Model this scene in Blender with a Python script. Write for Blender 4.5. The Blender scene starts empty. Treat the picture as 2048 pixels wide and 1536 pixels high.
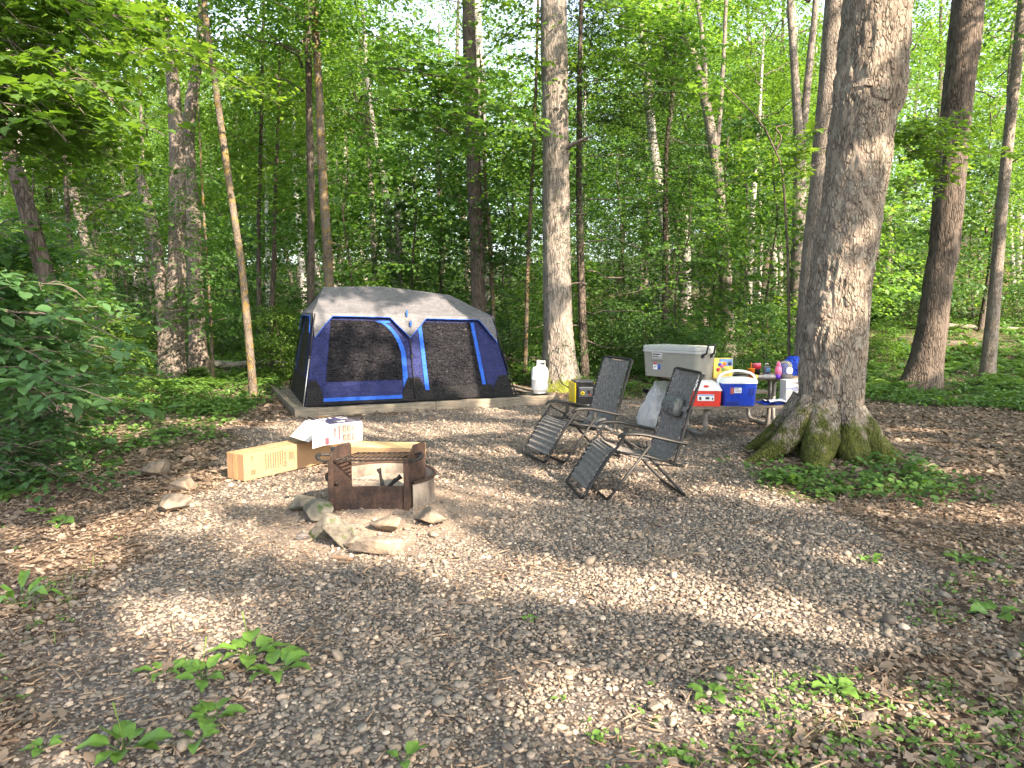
import bpy, math, random
import numpy as np
from mathutils import Vector, Matrix
rs = np.random.RandomState(11)
random.seed(5)
SC = bpy.context.scene
COL = SC.collection
R = math.radians
FPX, HE = 1420.0, 1.7
PIT = math.atan(148.0/1420.0)
CA, SA = math.cos(PIT), math.sin(PIT)

# ------------------------------------------------------------------ camera maths: photo measurements -> metres
def ray(x, y):
    cx = (x-1024)/FPX; cy = -(y-768)/FPX
    return Vector((cx, CA+cy*SA, -SA+cy*CA))
def G(x, y, z=0.0):
    d = ray(x, y); t = (HE-z)/(-d.z)
    return Vector((d.x*t, d.y*t, z))
def A(x, y, Y):
    d = ray(x, y); t = Y/d.y
    return Vector((d.x*t, Y, HE+d.z*t))

# ------------------------------------------------------------------ numpy value noise
_P = np.random.RandomState(3).rand(64, 64, 64).astype(np.float32)
def vnoise(x, y, z=0.0):
    x = np.asarray(x, dtype=np.float64); y = np.asarray(y, dtype=np.float64)+x*0; z = np.asarray(z, dtype=np.float64)+x*0
    xi = np.floor(x).astype(int); yi = np.floor(y).astype(int); zi = np.floor(z).astype(int)
    fx = x-xi; fy = y-yi; fz = z-zi
    fx = fx*fx*(3-2*fx); fy = fy*fy*(3-2*fy); fz = fz*fz*(3-2*fz)
    def p(a, b, c): return _P[(xi+a) % 64, (yi+b) % 64, (zi+c) % 64]
    c00 = p(0,0,0)*(1-fx)+p(1,0,0)*fx; c10 = p(0,1,0)*(1-fx)+p(1,1,0)*fx
    c01 = p(0,0,1)*(1-fx)+p(1,0,1)*fx; c11 = p(0,1,1)*(1-fx)+p(1,1,1)*fx
    return (c00*(1-fy)+c10*fy)*(1-fz)+(c01*(1-fy)+c11*fy)*fz
def fbm(x, y, z=0.0, o=4):
    s = 0; a = .5; t = 0
    for i in range(o):
        s = s+a*vnoise(np.asarray(x)*2**i+17*i, np.asarray(y)*2**i+5*i, np.asarray(z)*2**i); t += a; a *= .5
    return s/t
def sstep(a, b, x):
    t = np.clip((np.asarray(x, dtype=float)-a)/(b-a), 0, 1); return t*t*(3-2*t)

# ------------------------------------------------------------------ terrain
FIRE = (-1.14, 6.2)
def terrain(x, y):
    x = np.asarray(x, dtype=float); y = np.asarray(y, dtype=float)
    right = sstep(0.05, 0.45, x/np.maximum(y, 4))
    far = np.maximum(0, y-14)
    sl = 0.028+0.062*right
    z = sl*(np.sqrt(far*far+16)-4)
    z = z+sstep(60, 110, y)*6
    w = sstep(11, 18, y)
    z = z+w*(fbm(x*.18, y*.18)-.5)*0.5
    left = sstep(-3.6, -6.5, x)*sstep(3, 6, y)*(1-sstep(12, 20, y))
    z = z+left*0.10
    z = z+(fbm(x*.7, y*.7, 3.3)-.5)*0.05
    # low mound of dirt round the fire ring
    d = np.hypot(x-FIRE[0], (y-FIRE[1]+.22)*1.15)
    z = z+0.06*np.exp(-(d/.62)**4)
    # gentle mound at the foot of the big tree
    d = np.hypot(x-3.45, y-7.9); z = z+0.10*np.exp(-(d/1.2)**2)
    return z
def TZ(x, y): return float(terrain(x, y))

# ------------------------------------------------------------------ object helpers
def tag(o, label=None, cat=None, group=None, kind=None):
    if label: o['label'] = label
    if cat: o['category'] = cat
    if group: o['group'] = group
    if kind: o['kind'] = kind
    return o
def link(o, parent=None):
    COL.objects.link(o)
    if parent is not None: o.parent = parent
    return o
def empty(name, loc=(0,0,0), rz=0, label=None, cat=None, group=None):
    o = bpy.data.objects.new(name, None); o.empty_display_size = .1
    link(o); o.location = loc; o.rotation_euler = (0, 0, rz)
    return tag(o, label, cat, group)
def copy_tree(o, parent=None):
    c = o.copy(); COL.objects.link(c); c.parent = parent
    for ch in o.children: copy_tree(ch, c)
    return c

def np_mesh(name, V, F, smooth=False):
    """V (n,3) F (m,k) -> mesh"""
    V = np.ascontiguousarray(V, dtype=np.float32); F = np.ascontiguousarray(F, dtype=np.int32)
    me = bpy.data.meshes.new(name)
    me.vertices.add(len(V)); me.vertices.foreach_set('co', V.ravel())
    m, k = F.shape
    me.loops.add(m*k); me.loops.foreach_set('vertex_index', F.ravel())
    me.polygons.add(m); me.polygons.foreach_set('loop_start', np.arange(0, m*k, k, dtype=np.int32))
    if smooth: me.polygons.foreach_set('use_smooth', np.ones(m, dtype=bool))
    me.update(calc_edges=True); me.validate()
    return me
def np_obj(name, V, F, mat, parent=None, smooth=False):
    me = np_mesh(name, V, F, smooth); me.materials.append(mat)
    return link(bpy.data.objects.new(name, me), parent)

class MB:
    """collects shapes, links them as one mesh object"""
    def __init__(s): s.v = []; s.f = []; s.mi = []; s.sm = []; s.cur = 0
    def mat(s, i): s.cur = i; return s
    def add(s, vs, fs, smooth=False):
        n = len(s.v); s.v += [tuple(v) for v in vs]
        for f in fs: s.f.append([n+i for i in f]); s.mi.append(s.cur); s.sm.append(smooth)
        return s
    def box(s, c, d, M=None, bev=0.0):
        cx, cy, cz = c; hx, hy, hz = d[0]/2, d[1]/2, d[2]/2
        if bev <= 0:
            vs = [Vector((cx+a*hx, cy+b*hy, cz+e*hz)) for a in (-1,1) for b in (-1,1) for e in (-1,1)]
            fs = [(0,1,3,2),(4,6,7,5),(0,4,5,1),(2,3,7,6),(0,2,6,4),(1,5,7,3)]
            if M: vs = [M@v for v in vs]
            return s.add(vs, fs)
        b = min(bev, hx*.95, hy*.95, hz*.95); vs = []; idx = {}
        for ax in range(3):
            for sx in (-1,1):
                for sy in (-1,1):
                    for sz in (-1,1):
                        h = [hx-b, hy-b, hz-b]; h[ax] += b
                        idx[(ax,sx,sy,sz)] = len(vs); vs.append(Vector((cx+sx*h[0], cy+sy*h[1], cz+sz*h[2])))
        fs = []
        for ax in range(3):
            for sg in (-1,1):
                o = [a for a in range(3) if a != ax]; q = []
                for (p, r) in ((-1,-1),(1,-1),(1,1),(-1,1)):
                    k = [0,0,0]; k[ax] = sg; k[o[0]] = p; k[o[1]] = r; q.append(idx[(ax,*k)])
                fs.append(q)
        for a in range(3):          # edges along axis a
            o = [x for x in range(3) if x != a]
            for p in (-1,1):
                for r in (-1,1):
                    q = []
                    for (ax, e) in ((o[0],-1),(o[0],1),(o[1],1),(o[1],-1)):
                        k = [0,0,0]; k[a] = e; k[o[0]] = p; k[o[1]] = r; q.append(idx[(ax,*k)])
                    fs.append(q)
        for sx in (-1,1):
            for sy in (-1,1):
                for sz in (-1,1): fs.append([idx[(a,sx,sy,sz)] for a in range(3)])
        if M: vs = [M@v for v in vs]
        return s.add(vs, fs)
    def tube(s, pts, r, n=8, cap=True, smooth=True, closed=False):
        pts = [Vector(p) for p in pts]; m = len(pts)
        rr = r if isinstance(r, (list, tuple)) else [r]*m
        vs = []; prev = None
        for i, p in enumerate(pts):
            if closed: t = pts[(i+1) % m]-pts[i-1]
            else: t = pts[min(i+1, m-1)]-pts[max(i-1, 0)]
            t.normalize()
            if prev is None:
                up = Vector((0,0,1)) if abs(t.z) < .9 else Vector((1,0,0))
                a = t.cross(up).normalized()
            else:
                a = prev-t*prev.dot(t)
                a = a.normalized() if a.length > 1e-6 else t.orthogonal().normalized()
            prev = a; b = t.cross(a)
            for k in range(n):
                an = 2*math.pi*k/n
                vs.append(p+(a*math.cos(an)+b*math.sin(an))*rr[i])
        fs = []
        for i in range(m if closed else m-1):
            j = (i+1) % m
            for k in range(n): fs.append((i*n+k, i*n+(k+1) % n, j*n+(k+1) % n, j*n+k))
        if cap and not closed: fs.append(list(range(n))[::-1]); fs.append([(m-1)*n+k for k in range(n)])
        return s.add(vs, fs, smooth)
    def lathe(s, prof, c=(0,0,0), n=24, M=None, smooth=True):
        vs = []; fs = []; m = len(prof)
        for (r, z) in prof:
            for k in range(n):
                an = 2*math.pi*k/n; vs.append(Vector((c[0]+r*math.cos(an), c[1]+r*math.sin(an), c[2]+z)))
        for i in range(m-1):
            for k in range(n): fs.append((i*n+k, i*n+(k+1) % n, (i+1)*n+(k+1) % n, (i+1)*n+k))
        if prof[0][0] > 1e-4: fs.append(list(range(n))[::-1])
        if prof[-1][0] > 1e-4: fs.append([(m-1)*n+k for k in range(n)])
        if M: vs = [M@v for v in vs]
        return s.add(vs, fs, smooth)
    def prism(s, poly, y0, y1, M=None):
        """poly in x,z extruded along y"""
        n = len(poly); vs = [Vector((x, y0, z)) for x, z in poly]+[Vector((x, y1, z)) for x, z in poly]
        fs = [list(range(n)), list(range(n, 2*n))[::-1]]+[(i, i+n, (i+1) % n+n, (i+1) % n) for i in range(n)]
        if M: vs = [M@v for v in vs]
        return s.add(vs, fs)
    def grid(s, fn, nu, nv, smooth=True):
        vs = [fn(i/nu, j/nv) for j in range(nv+1) for i in range(nu+1)]
        fs = [(j*(nu+1)+i, j*(nu+1)+i+1, (j+1)*(nu+1)+i+1, (j+1)*(nu+1)+i) for j in range(nv) for i in range(nu)]
        return s.add(vs, fs, smooth)
    def build(s, name, mats, parent=None):
        me = bpy.data.meshes.new(name); me.from_pydata([tuple(v) for v in s.v], [], s.f)
        for m in (mats if isinstance(mats, (list, tuple)) else [mats]): me.materials.append(m)
        me.polygons.foreach_set('material_index', s.mi); me.polygons.foreach_set('use_smooth', s.sm)
        me.update()
        return link(bpy.data.objects.new(name, me), parent)

def text_mesh(name, body, size, mat, parent, M, thick=.0006, align='CENTER'):
    """flat lettering; M places it: x to the right, y up, z out of the surface"""
    cu = bpy.data.curves.new(name, 'FONT'); cu.body = body; cu.size = size; cu.align_x = align; cu.align_y = 'CENTER'; cu.extrude = thick
    t = bpy.data.objects.new(name+'_tmp', cu); COL.objects.link(t)
    dg = bpy.context.evaluated_depsgraph_get(); me = bpy.data.meshes.new_from_object(t.evaluated_get(dg))
    bpy.data.objects.remove(t); bpy.data.curves.remove(cu)
    me.transform(M); me.materials.clear(); me.materials.append(mat); me.name = name
    return link(bpy.data.objects.new(name, me), parent)
def faceM(origin, xdir, ydir):
    x = Vector(xdir).normalized(); y = Vector(ydir).normalized(); z = x.cross(y)
    M = Matrix((x, y, z)).transposed().to_4x4(); M.translation = Vector(origin); return M

# ------------------------------------------------------------------ materials
class NT:
    def __init__(s, name):
        s.m = bpy.data.materials.new(name); s.m.use_nodes = True; s.t = s.m.node_tree; s.t.nodes.clear()
        s.out = s.t.nodes.new('ShaderNodeOutputMaterial')
    def n(s, kind, **kw):
        nd = s.t.nodes.new('ShaderNode'+kind)
        for k, v in kw.items():
            if k.startswith('i_'):
                key = k[2:].replace('_', ' '); nd.inputs[int(key) if key.isdigit() else key].default_value = v
            else: setattr(nd, k, v)
        return nd
    def l(s, a, b): s.t.links.new(a, b)
    def coord(s, kind='Object', scale=(1,1,1)):
        tc = s.n('TexCoord'); mp = s.n('Mapping'); mp.inputs['Scale'].default_value = scale
        s.l(tc.outputs[kind], mp.inputs['Vector']); return mp.outputs['Vector']
    def noise(s, vec, scale, detail=4, rough=.6):
        nd = s.n('TexNoise'); nd.inputs['Scale'].default_value = scale; nd.inputs['Detail'].default_value = detail; nd.inputs['Roughness'].default_value = rough
        if vec is not None: s.l(vec, nd.inputs['Vector'])
        return nd.outputs['Fac']
    def vor(s, vec, scale, feature='F1', out='Distance'):
        nd = s.n('TexVoronoi'); nd.feature = feature; nd.inputs['Scale'].default_value = scale
        s.l(vec, nd.inputs['Vector']); return nd.outputs[out]
    def ramp(s, fac, stops):
        nd = s.n('ValToRGB'); e = nd.color_ramp.elements
        while len(e) < len(stops): e.new(.5)
        for i, (p, c) in enumerate(stops): e[i].position = p; e[i].color = (c[0], c[1], c[2], 1) if not isinstance(c, (int, float)) else (c, c, c, 1)
        s.l(fac, nd.inputs['Fac']); return nd.outputs['Color']
    def mix(s, fac, a, b, mode='MIX'):
        nd = s.n('Mix'); nd.data_type = 'RGBA'; nd.blend_type = mode
        for sock, v in ((nd.inputs[0], fac), (nd.inputs[6], a), (nd.inputs[7], b)):
            if isinstance(v, (int, float)): sock.default_value = v
            elif isinstance(v, (tuple, list)): sock.default_value = (v[0], v[1], v[2], 1)
            else: s.l(v, sock)
        return nd.outputs[2]
    def math(s, op, a, b=0.0, clamp=False):
        nd = s.n('Math'); nd.operation = op; nd.use_clamp = clamp
        for k, v in ((0, a), (1, b)):
            if isinstance(v, (int, float)): nd.inputs[k].default_value = v
            else: s.l(v, nd.inputs[k])
        return nd.outputs[0]
    def bump(s, h, strength=.5, dist=.01, prev=None):
        nd = s.n('Bump'); nd.inputs['Strength'].default_value = strength; nd.inputs['Distance'].default_value = dist
        s.l(h, nd.inputs['Height'])
        if prev is not None: s.l(prev, nd.inputs['Normal'])
        return nd.outputs['Normal']
    def princ(s, col, rough=.6, metal=0, normal=None, spec=.5, **kw):
        p = s.n('BsdfPrincipled')
        for nm, v in (('Base Color', col), ('Roughness', rough), ('Metallic', metal), ('Specular IOR Level', spec)):
            if isinstance(v, (int, float)): p.inputs[nm].default_value = v
            elif isinstance(v, (tuple, list)): p.inputs[nm].default_value = (v[0], v[1], v[2], 1)
            else: s.l(v, p.inputs[nm])
        for k, v in kw.items(): p.inputs[k.replace('_', ' ')].default_value = v
        if normal is not None: s.l(normal, p.inputs['Normal'])
        return p
    def done(s, sh): s.l(sh.outputs[0], s.out.inputs['Surface']); return s.m

def plain(name, col, rough=.5, metal=0, var=.12, nscale=14, bump=.15, bscale=60, bdist=.004, spec=.5):
    t = NT(name); v = t.coord('Object')
    n = t.noise(v, nscale, 5)
    dark = tuple(c*(1-var*1.4) for c in col); lite = tuple(min(1, c*(1+var)) for c in col)
    c = t.ramp(n, [(.3, dark), (.7, lite)])
    nb = t.bump(t.noise(v, bscale, 4), bump, bdist)
    rg = t.ramp(t.noise(v, nscale*2.3, 3), [(.3, max(0, rough-.1)), (.7, min(1, rough+.1))])
    return t.done(t.princ(c, rg, metal, nb, spec))

def leafmat(name, stops, trans=.42, rough=.55, bright=1.25):
    t = NT(name)
    g = t.n('NewGeometry'); oi = t.n('ObjectInfo')
    rnd = t.math('ADD', t.math('MULTIPLY', g.outputs['Random Per Island'], .5), t.math('MULTIPLY', oi.outputs['Random'], .5))
    c = t.ramp(rnd, stops)
    p = t.princ(c, rough, 0, None, .35)
    tr = t.n('BsdfTranslucent'); t.l(t.mix(1.0, c, (bright*1.15, bright*1.1, bright*.45), 'MULTIPLY'), tr.inputs['Color'])
    m = t.n('MixShader'); m.inputs[0].default_value = trans
    t.l(p.outputs[0], m.inputs[1]); t.l(tr.outputs[0], m.inputs[2])
    return t.done(m)

def barkmat(name, c_dark, c_mid, c_lite, scale=1.0, stretch=.28, moss=None, lichen=None, bumpd=.03):
    t = NT(name); v = t.coord('Object', (scale, scale, scale*stretch)); vo = t.coord('Object')
    warp = t.n('TexNoise'); warp.inputs['Scale'].default_value = 4; t.l(v, warp.inputs['Vector'])
    vm = t.n('VectorMath'); vm.operation = 'MULTIPLY_ADD'; t.l(warp.outputs['Color'], vm.inputs[0]); vm.inputs[1].default_value = (.07,.07,.07); t.l(v, vm.inputs[2])
    cell = t.vor(vm.outputs[0], 24, 'DISTANCE_TO_EDGE'); cid = t.n('TexVoronoi'); cid.inputs['Scale'].default_value = 24; t.l(vm.outputs[0], cid.inputs['Vector'])
    crk = t.math('MAXIMUM', t.ramp(cell, [(0.0, 0), (.20, 1)]), t.ramp(t.noise(v, 9, 3), [(.45, 0), (.6, .8)]))
    cs = t.n('SeparateColor'); t.l(cid.outputs['Color'], cs.inputs[0])
    n1 = t.noise(v, 30, 8, .7); n2 = t.noise(vo, 2.2, 4)
    col = t.ramp(n1, [(.28, c_dark), (.5, c_mid), (.72, c_lite)])
    col = t.mix(t.math('MULTIPLY', cs.outputs[0], .6), col, c_lite)
    col = t.mix(t.math('MULTIPLY', t.math('SUBTRACT', 1.0, crk), .80), col, tuple(k*.35 for k in c_dark))
    col = t.mix(t.ramp(n2, [(.35, 0), (.75, .5)]), col, tuple(min(1, k*1.35) for k in c_lite))
    if lichen:
        ln = t.ramp(t.noise(vo, 9, 5, .7), [(.5, 0), (.62, 1)])
        col = t.mix(t.math('MULTIPLY', ln, lichen[1]), col, lichen[0])
    if moss:
        geo = t.n('NewGeometry'); sp = t.n('SeparateXYZ'); t.l(geo.outputs['Position'], sp.inputs[0])
        h = t.math('SUBTRACT', 1.0, t.math('DIVIDE', sp.outputs['Z'], moss[1]))
        mm = t.math('ADD', h, t.math('MULTIPLY', t.math('SUBTRACT', t.noise(vo, 5, 6, .7), .5), 1.9))
        mm = t.ramp(mm, [(.42, 0), (.62, 1)])
        mc = t.ramp(t.noise(vo, 40, 5), [(.3, tuple(k*.55 for k in moss[0])), (.7, tuple(k*1.4 for k in moss[0]))])
        col = t.mix(t.math('MULTIPLY', mm, .93), col, mc)
    hgt = t.math('ADD', t.math('MULTIPLY', crk, .7), t.math('MULTIPLY', n1, .6))
    return t.done(t.princ(col, .9, 0, t.bump(hgt, .9, bumpd), .2))
ELEV = R(36); SX, SY = .64, -.768
SKYS = .12; EXPO = 2.42
# ------------------------------------------------------------------ palette
m_leafA = leafmat('leaf_mid_green', [(.0, (0.035,0.087,0.023)), (.35, (0.059,0.134,0.032)), (.7, (0.097,0.191,0.044)), (1, (0.147,0.252,0.065))], .5, bright=1.75)
m_leafB = leafmat('leaf_yellow_green', [(.0, (0.046,0.101,0.017)), (.5, (0.082,0.160,0.027)), (1, (0.147,0.242,0.048))], .5, bright=1.6)
m_leafC = leafmat('leaf_deep_green', [(.0, (0.029,0.072,0.023)), (.6, (0.052,0.118,0.034)), (1, (0.084,0.170,0.052))], .4)
m_needle = leafmat('needle_green', [(.0, (.016,.040,.014)), (.6, (.028,.065,.020)), (1, (.050,.095,.026))], .15)
m_leafD = leafmat('shrub_leaf_green', [(.0, (0.050,0.122,0.046)), (.6, (0.084,0.175,0.065)), (1, (0.130,0.237,0.095))], .4, .45)
m_cover = leafmat('ground_cover_green', [(.0, (0.040,0.095,0.021)), (.5, (0.071,0.154,0.030)), (1, (0.122,0.221,0.046))], .35)
m_grass = leafmat('grass_green', [(.0, (.06,.12,.02)), (1, (.16,.24,.05))], .3)
m_dead = leafmat('dead_leaf_brown', [(.0, (.070,.052,.040)), (.4, (.140,.108,.082)), (.75, (.235,.185,.145)), (1, (.36,.30,.24))], .1, .8, 1.0)

def zone_poly(pts): return np.array([[*G(x, y).xy] for x, y in pts])
def inside(P, x, y):
    c = np.zeros(x.shape, dtype=bool); n = len(P)
    for i in range(n):
        x1, y1 = P[i]; x2, y2 = P[(i+1) % n]
        if abs(y2-y1) < 1e-9: continue
        h = ((y1 > y) != (y2 > y)) & (x < (x2-x1)*(y-y1)/(y2-y1)+x1); c ^= h
    return c
GRAV = np.vstack([zone_poly([(560,845),(500,850),(455,900),(430,960),(400,1040),(330,1100),(220,1180),(120,1300),(40,1536)]),
                  [(-4.5,-1),(1.2,-1)], zone_poly([(1420,1536),(1560,1420),(1760,1330),(1900,1240),(1900,1130),(1740,1060),(1560,985),(1510,880),(1640,860),(1600,815),(1180,790),(1110,800)])])
GREEN = [np.vstack([zone_poly([(0,1010),(150,965),(330,905),(450,870),(560,795),(520,775),(620,755)]), [(-2,15.2),(-1,17),(-40,60),(-40,6),(-8,4.2)]]),
         np.array([(-2.2,15.6),(0.5,15.2),(3.2,12.6),(4.6,13.5),(7.0,13.0),(9,11.5),(14,11.8),(30,14),(40,120),(-60,120)]),
         zone_poly([(1530,935),(1600,960),(1660,965),(1740,920),(1850,935),(1930,975),(1890,1010),(1760,1000),(1650,1010),(1540,985)]),
         zone_poly([(1740,800),(1760,740),(2300,740),(2300,800),(1900,815)])]
SPARSE = [zone_poly([(1350,1330),(1600,1300),(1800,1380),(2100,1400),(2100,1600),(1150,1600),(1200,1450)]),
          zone_poly([(-60,1200),(120,1170),(170,1290),(60,1400),(-60,1420)]),
          zone_poly([(1850,1100),(2100,1100),(2100,1300),(1900,1290)]),
          zone_poly([(590,810),(760,800),(690,835),(600,838)])]
def wob(x, y, a=.60):
    return x+(fbm(x*1.1, y*1.1, 1.5)-.5)*2*a+(fbm(x*5, y*5, 4.5)-.5)*.5*a, y+(fbm(x*1.1+40, y*1.1, 7.5)-.5)*2*a+(fbm(x*5+9, y*5, 2.5)-.5)*.5*a
def zones(x, y):
    wx, wy = wob(x, y)
    g = inside(GRAV, wx, wy).astype(float)
    gr = np.zeros_like(g)
    for P in GREEN: gr = np.maximum(gr, inside(P, wx, wy))
    sp = np.zeros_like(g)
    for P in SPARSE: sp = np.maximum(sp, inside(P, wx, wy))
    # far right floor shows more bare litter between the plants
    gr = gr*np.where((x > 6) & (y > 13.5), .45+.55*(fbm(x*.35, y*.35, 8.8) > .5), 1.0)
    gr = gr*(1-g)
    return g, gr, sp

def build_ground():
    def grid_axis(lo, hi, n, c, k): # finer near c
        t = np.linspace(-1, 1, n); s = np.sign(t)*np.abs(t)**k
        return np.where(s < 0, c+(-s)*(lo-c), c+s*(hi-c))
    xs = grid_axis(-130, 130, 361, 0, 2.2); ys = grid_axis(-45, 190, 421, 5, 2.2)
    X, Y = np.meshgrid(xs, ys)
    Z = terrain(X, Y)+(fbm(X*6, Y*6, .5)-.5)*.02*(Y < 16)
    V = np.stack([X.ravel(), Y.ravel(), Z.ravel()], 1)
    nx, ny = len(xs), len(ys)
    i = np.arange(nx-1)[None, :]+nx*np.arange(ny-1)[:, None]
    F = np.stack([i, i+1, i+nx+1, i+nx], -1).reshape(-1, 4)
    me = np_mesh('ground', V, F, True)
    # what covers the soil at each place: gravel / green / litter
    g, gr, sp = zones(X.ravel(), Y.ravel())
    ca = me.color_attributes.new('cover', 'FLOAT_COLOR', 'POINT')
    ash = np.exp(-(np.hypot(X.ravel()-FIRE[0]-.1, Y.ravel()-FIRE[1]+.35)/1.05)**4)
    ca.data.foreach_set('color', np.stack([g, gr, ash, np.ones_like(g)], 1).astype(np.float32).ravel())
    t = NT('forest_floor'); v = t.coord('Object')
    at = t.n('Attribute'); at.attribute_name = 'cover'; sp_ = t.n('SeparateColor'); t.l(at.outputs['Color'], sp_.inputs[0])
    fine = t.noise(v, 55, 6, .75); mid = t.noise(v, 7, 5, .65); big = t.noise(v, 1.3, 4)
    # gravel: small chips between the modelled stones
    vc = t.n('TexVoronoi'); vc.inputs['Scale'].default_value = 52; t.l(v, vc.inputs['Vector'])
    hs = t.n('SeparateColor'); t.l(vc.outputs['Color'], hs.inputs[0])
    chip = t.ramp(hs.outputs[0], [(0, (.055,.050,.050)), (.35, (.12,.112,.108)), (.7, (.20,.185,.170)), (.93, (.30,.26,.22)), (1, (.46,.42,.38))])
    chip = t.mix(t.ramp(vc.outputs['Distance'], [(.25, 0), (.7, .8)]), chip, (.06,.047,.040))
    soil = t.ramp(fine, [(.3, (.050,.036,.027)), (.55, (.085,.062,.047)), (.75, (.15,.115,.088))])
    grav = t.mix(t.ramp(mid, [(.50, 0), (.68, .85)]), chip, soil)
    # litter: flaky browns
    vl = t.n('TexVoronoi'); vl.inputs['Scale'].default_value = 26; t.l(v, vl.inputs['Vector'])
    ls = t.n('SeparateColor'); t.l(vl.outputs['Color'], ls.inputs[0])
    lit = t.ramp(ls.outputs[1], [(0, (.045,.030,.022)), (.4, (.095,.064,.045)), (.75, (.17,.12,.085)), (1, (.27,.20,.15))])
    lit = t.mix(t.ramp(fine, [(.4, .6), (.65, 0)]), lit, (.045,.032,.024))
    gre = t.mix(t.ramp(t.noise(v, 18, 5, .7), [(.35, 0), (.6, 1)]), lit, (.035,.060,.015))
    c = t.mix(sp_.outputs[0], lit, grav); c = t.mix(sp_.outputs[1], c, gre)
    dirt = t.ramp(fine, [(.3, (.20,.15,.115)), (.7, (.34,.265,.21))])
    c = t.mix(t.math('MULTIPLY', sp_.outputs[2], t.ramp(mid, [(.35, .35), (.6, .95)])), c, dirt)
    h = t.math('ADD', t.math('MULTIPLY', vc.outputs['Distance'], -.7), t.math('MULTIPLY', fine, .8))
    me.materials.append(t.done(t.princ(c, .9, 0, t.bump(h, .8, .02), .2)))
    o = link(bpy.data.objects.new('ground', me)); tag(o, kind='structure', label='gravel clearing and leaf covered forest floor')
    return o
build_ground()

# ------------------------------------------------------------------ scattered stones
def ico(sub=0):
    t = (1+5**.5)/2
    v = [(-1,t,0),(1,t,0),(-1,-t,0),(1,-t,0),(0,-1,t),(0,1,t),(0,-1,-t),(0,1,-t),(t,0,-1),(t,0,1),(-t,0,-1),(-t,0,1)]
    f = [(0,11,5),(0,5,1),(0,1,7),(0,7,10),(0,10,11),(1,5,9),(5,11,4),(11,10,2),(10,7,6),(7,1,8),(3,9,4),(3,4,2),(3,2,6),(3,6,8),(3,8,9),(4,9,5),(2,4,11),(6,2,10),(8,6,7),(9,8,1)]
    v = [np.array(a)/np.linalg.norm(a) for a in v]
    for _ in range(sub):
        nf = []; cache = {}
        def mp(a, b):
            k = (min(a,b), max(a,b))
            if k not in cache:
                m = v[a]+v[b]; v.append(m/np.linalg.norm(m)); cache[k] = len(v)-1
            return cache[k]
        for a, b, c in f:
            ab, bc, ca = mp(a,b), mp(b,c), mp(c,a); nf += [(a,ab,ca),(b,bc,ab),(c,ca,bc),(ab,bc,ca)]
        f = nf
    return np.array(v), np.array(f)
def stones(n_try, ylo, yhi, xk, size, sub, weight, seed):
    """returns V,F of stones lying on the ground"""
    r = np.random.RandomState(seed)
    u = r.rand(n_try); y = ylo+(yhi-ylo)*u
    x = (r.rand(n_try)*2-1)*(xk*np.maximum(y, .5)+.7)
    w = weight(x, y); keep = r.rand(n_try) < w*(xk*y+.7)/(xk*yhi+.7)
    x, y = x[keep], y[keep]; n = len(x)
    s = size*np.exp(r.randn(n)*.36)*(1+.0*y)
    BV, BF = ico(sub); nv = len(BV)
    V = np.empty((n, nv, 3), np.float32)
    sc = np.stack([s*(.75+.6*r.rand(n)), s*(.55+.5*r.rand(n)), s*(.30+.38*r.rand(n))], 1)*.5
    # facet noise: each stone gets three random flattening planes
    B = np.repeat(BV[None], n, 0)
    for k in range(5):
        nrm = r.randn(n, 3); nrm /= np.linalg.norm(nrm, axis=1)[:, None]
        d = .55+.3*r.rand(n)
        dot = np.einsum('nvj,nj->nv', B, nrm); ex = np.maximum(0, dot-d[:, None])
        B = B-ex[..., None]*nrm[:, None, :]
    B = B*sc[:, None, :]
    a = r.rand(n)*6.283; tx = (r.randn(n))*.3
    ct, st = np.cos(tx)[:, None], np.sin(tx)[:, None]
    by = B[..., 1]*ct-B[..., 2]*st; bz = B[..., 1]*st+B[..., 2]*ct; bx = B[..., 0]
    ca, sa = np.cos(a)[:, None], np.sin(a)[:, None]
    z0 = terrain(x, y)
    V[..., 0] = bx*ca-by*sa+x[:, None]; V[..., 1] = bx*sa+by*ca+y[:, None]
    V[..., 2] = bz+(z0+sc[:, 2]*(.45+.4*r.rand(n)))[:, None]
    F = BF[None]+(np.arange(n)*nv)[:, None, None]
    return V.reshape(-1, 3), F.reshape(-1, 3)
def stack(parts):
    Vs, Fs, o = [], [], 0
    for V, F in parts: Vs.append(V); Fs.append(F+o); o += len(V)
    return np.vstack(Vs), np.vstack(Fs)
t = NT('gravel_stone'); v = t.coord('Object'); g = t.n('NewGeometry')
c = t.ramp(g.outputs['Random Per Island'], [(0, (.088,.075,.064)), (.30, (.150,.131,.113)), (.55, (.205,.178,.150)), (.80, (.255,.196,.146)), (.95, (.34,.27,.205)), (1, (.46,.39,.32))])
c = t.mix(t.ramp(t.noise(v, 90, 5), [(.35, .35), (.6, 0)]), c, (.09,.075,.065))
m_stone = t.done(t.princ(c, .8, 0, t.bump(t.noise(v, 160, 4), .5, .003), .3))
def bare(x, y): return np.maximum(sstep(.60, .72, fbm(x*.9+3, y*.9, 2.2)), .8*sstep(-.5, -1.6, x)*sstep(.42, .55, fbm(x*2.1, y*2.1, 5.5))*sstep(5.6, 4.6, y))
def near_fire(x, y): return np.exp(-(np.hypot(x-FIRE[0]-.1, (y-FIRE[1]+.35)*.95)/(.98+.25*(fbm(x*3, y*3)-.5)))**6)
def w_grav(x, y):
    g, gr, sp = zones(x, y)
    return np.clip((g*(1-.75*bare(x, y))*(1-.5*sp)+.12*sp*(1-g)+(.11+.26*sp)*(1-g)*(1-gr)), 0, 1)*(1-.85*near_fire(x, y))
PLAT_C = None
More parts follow.
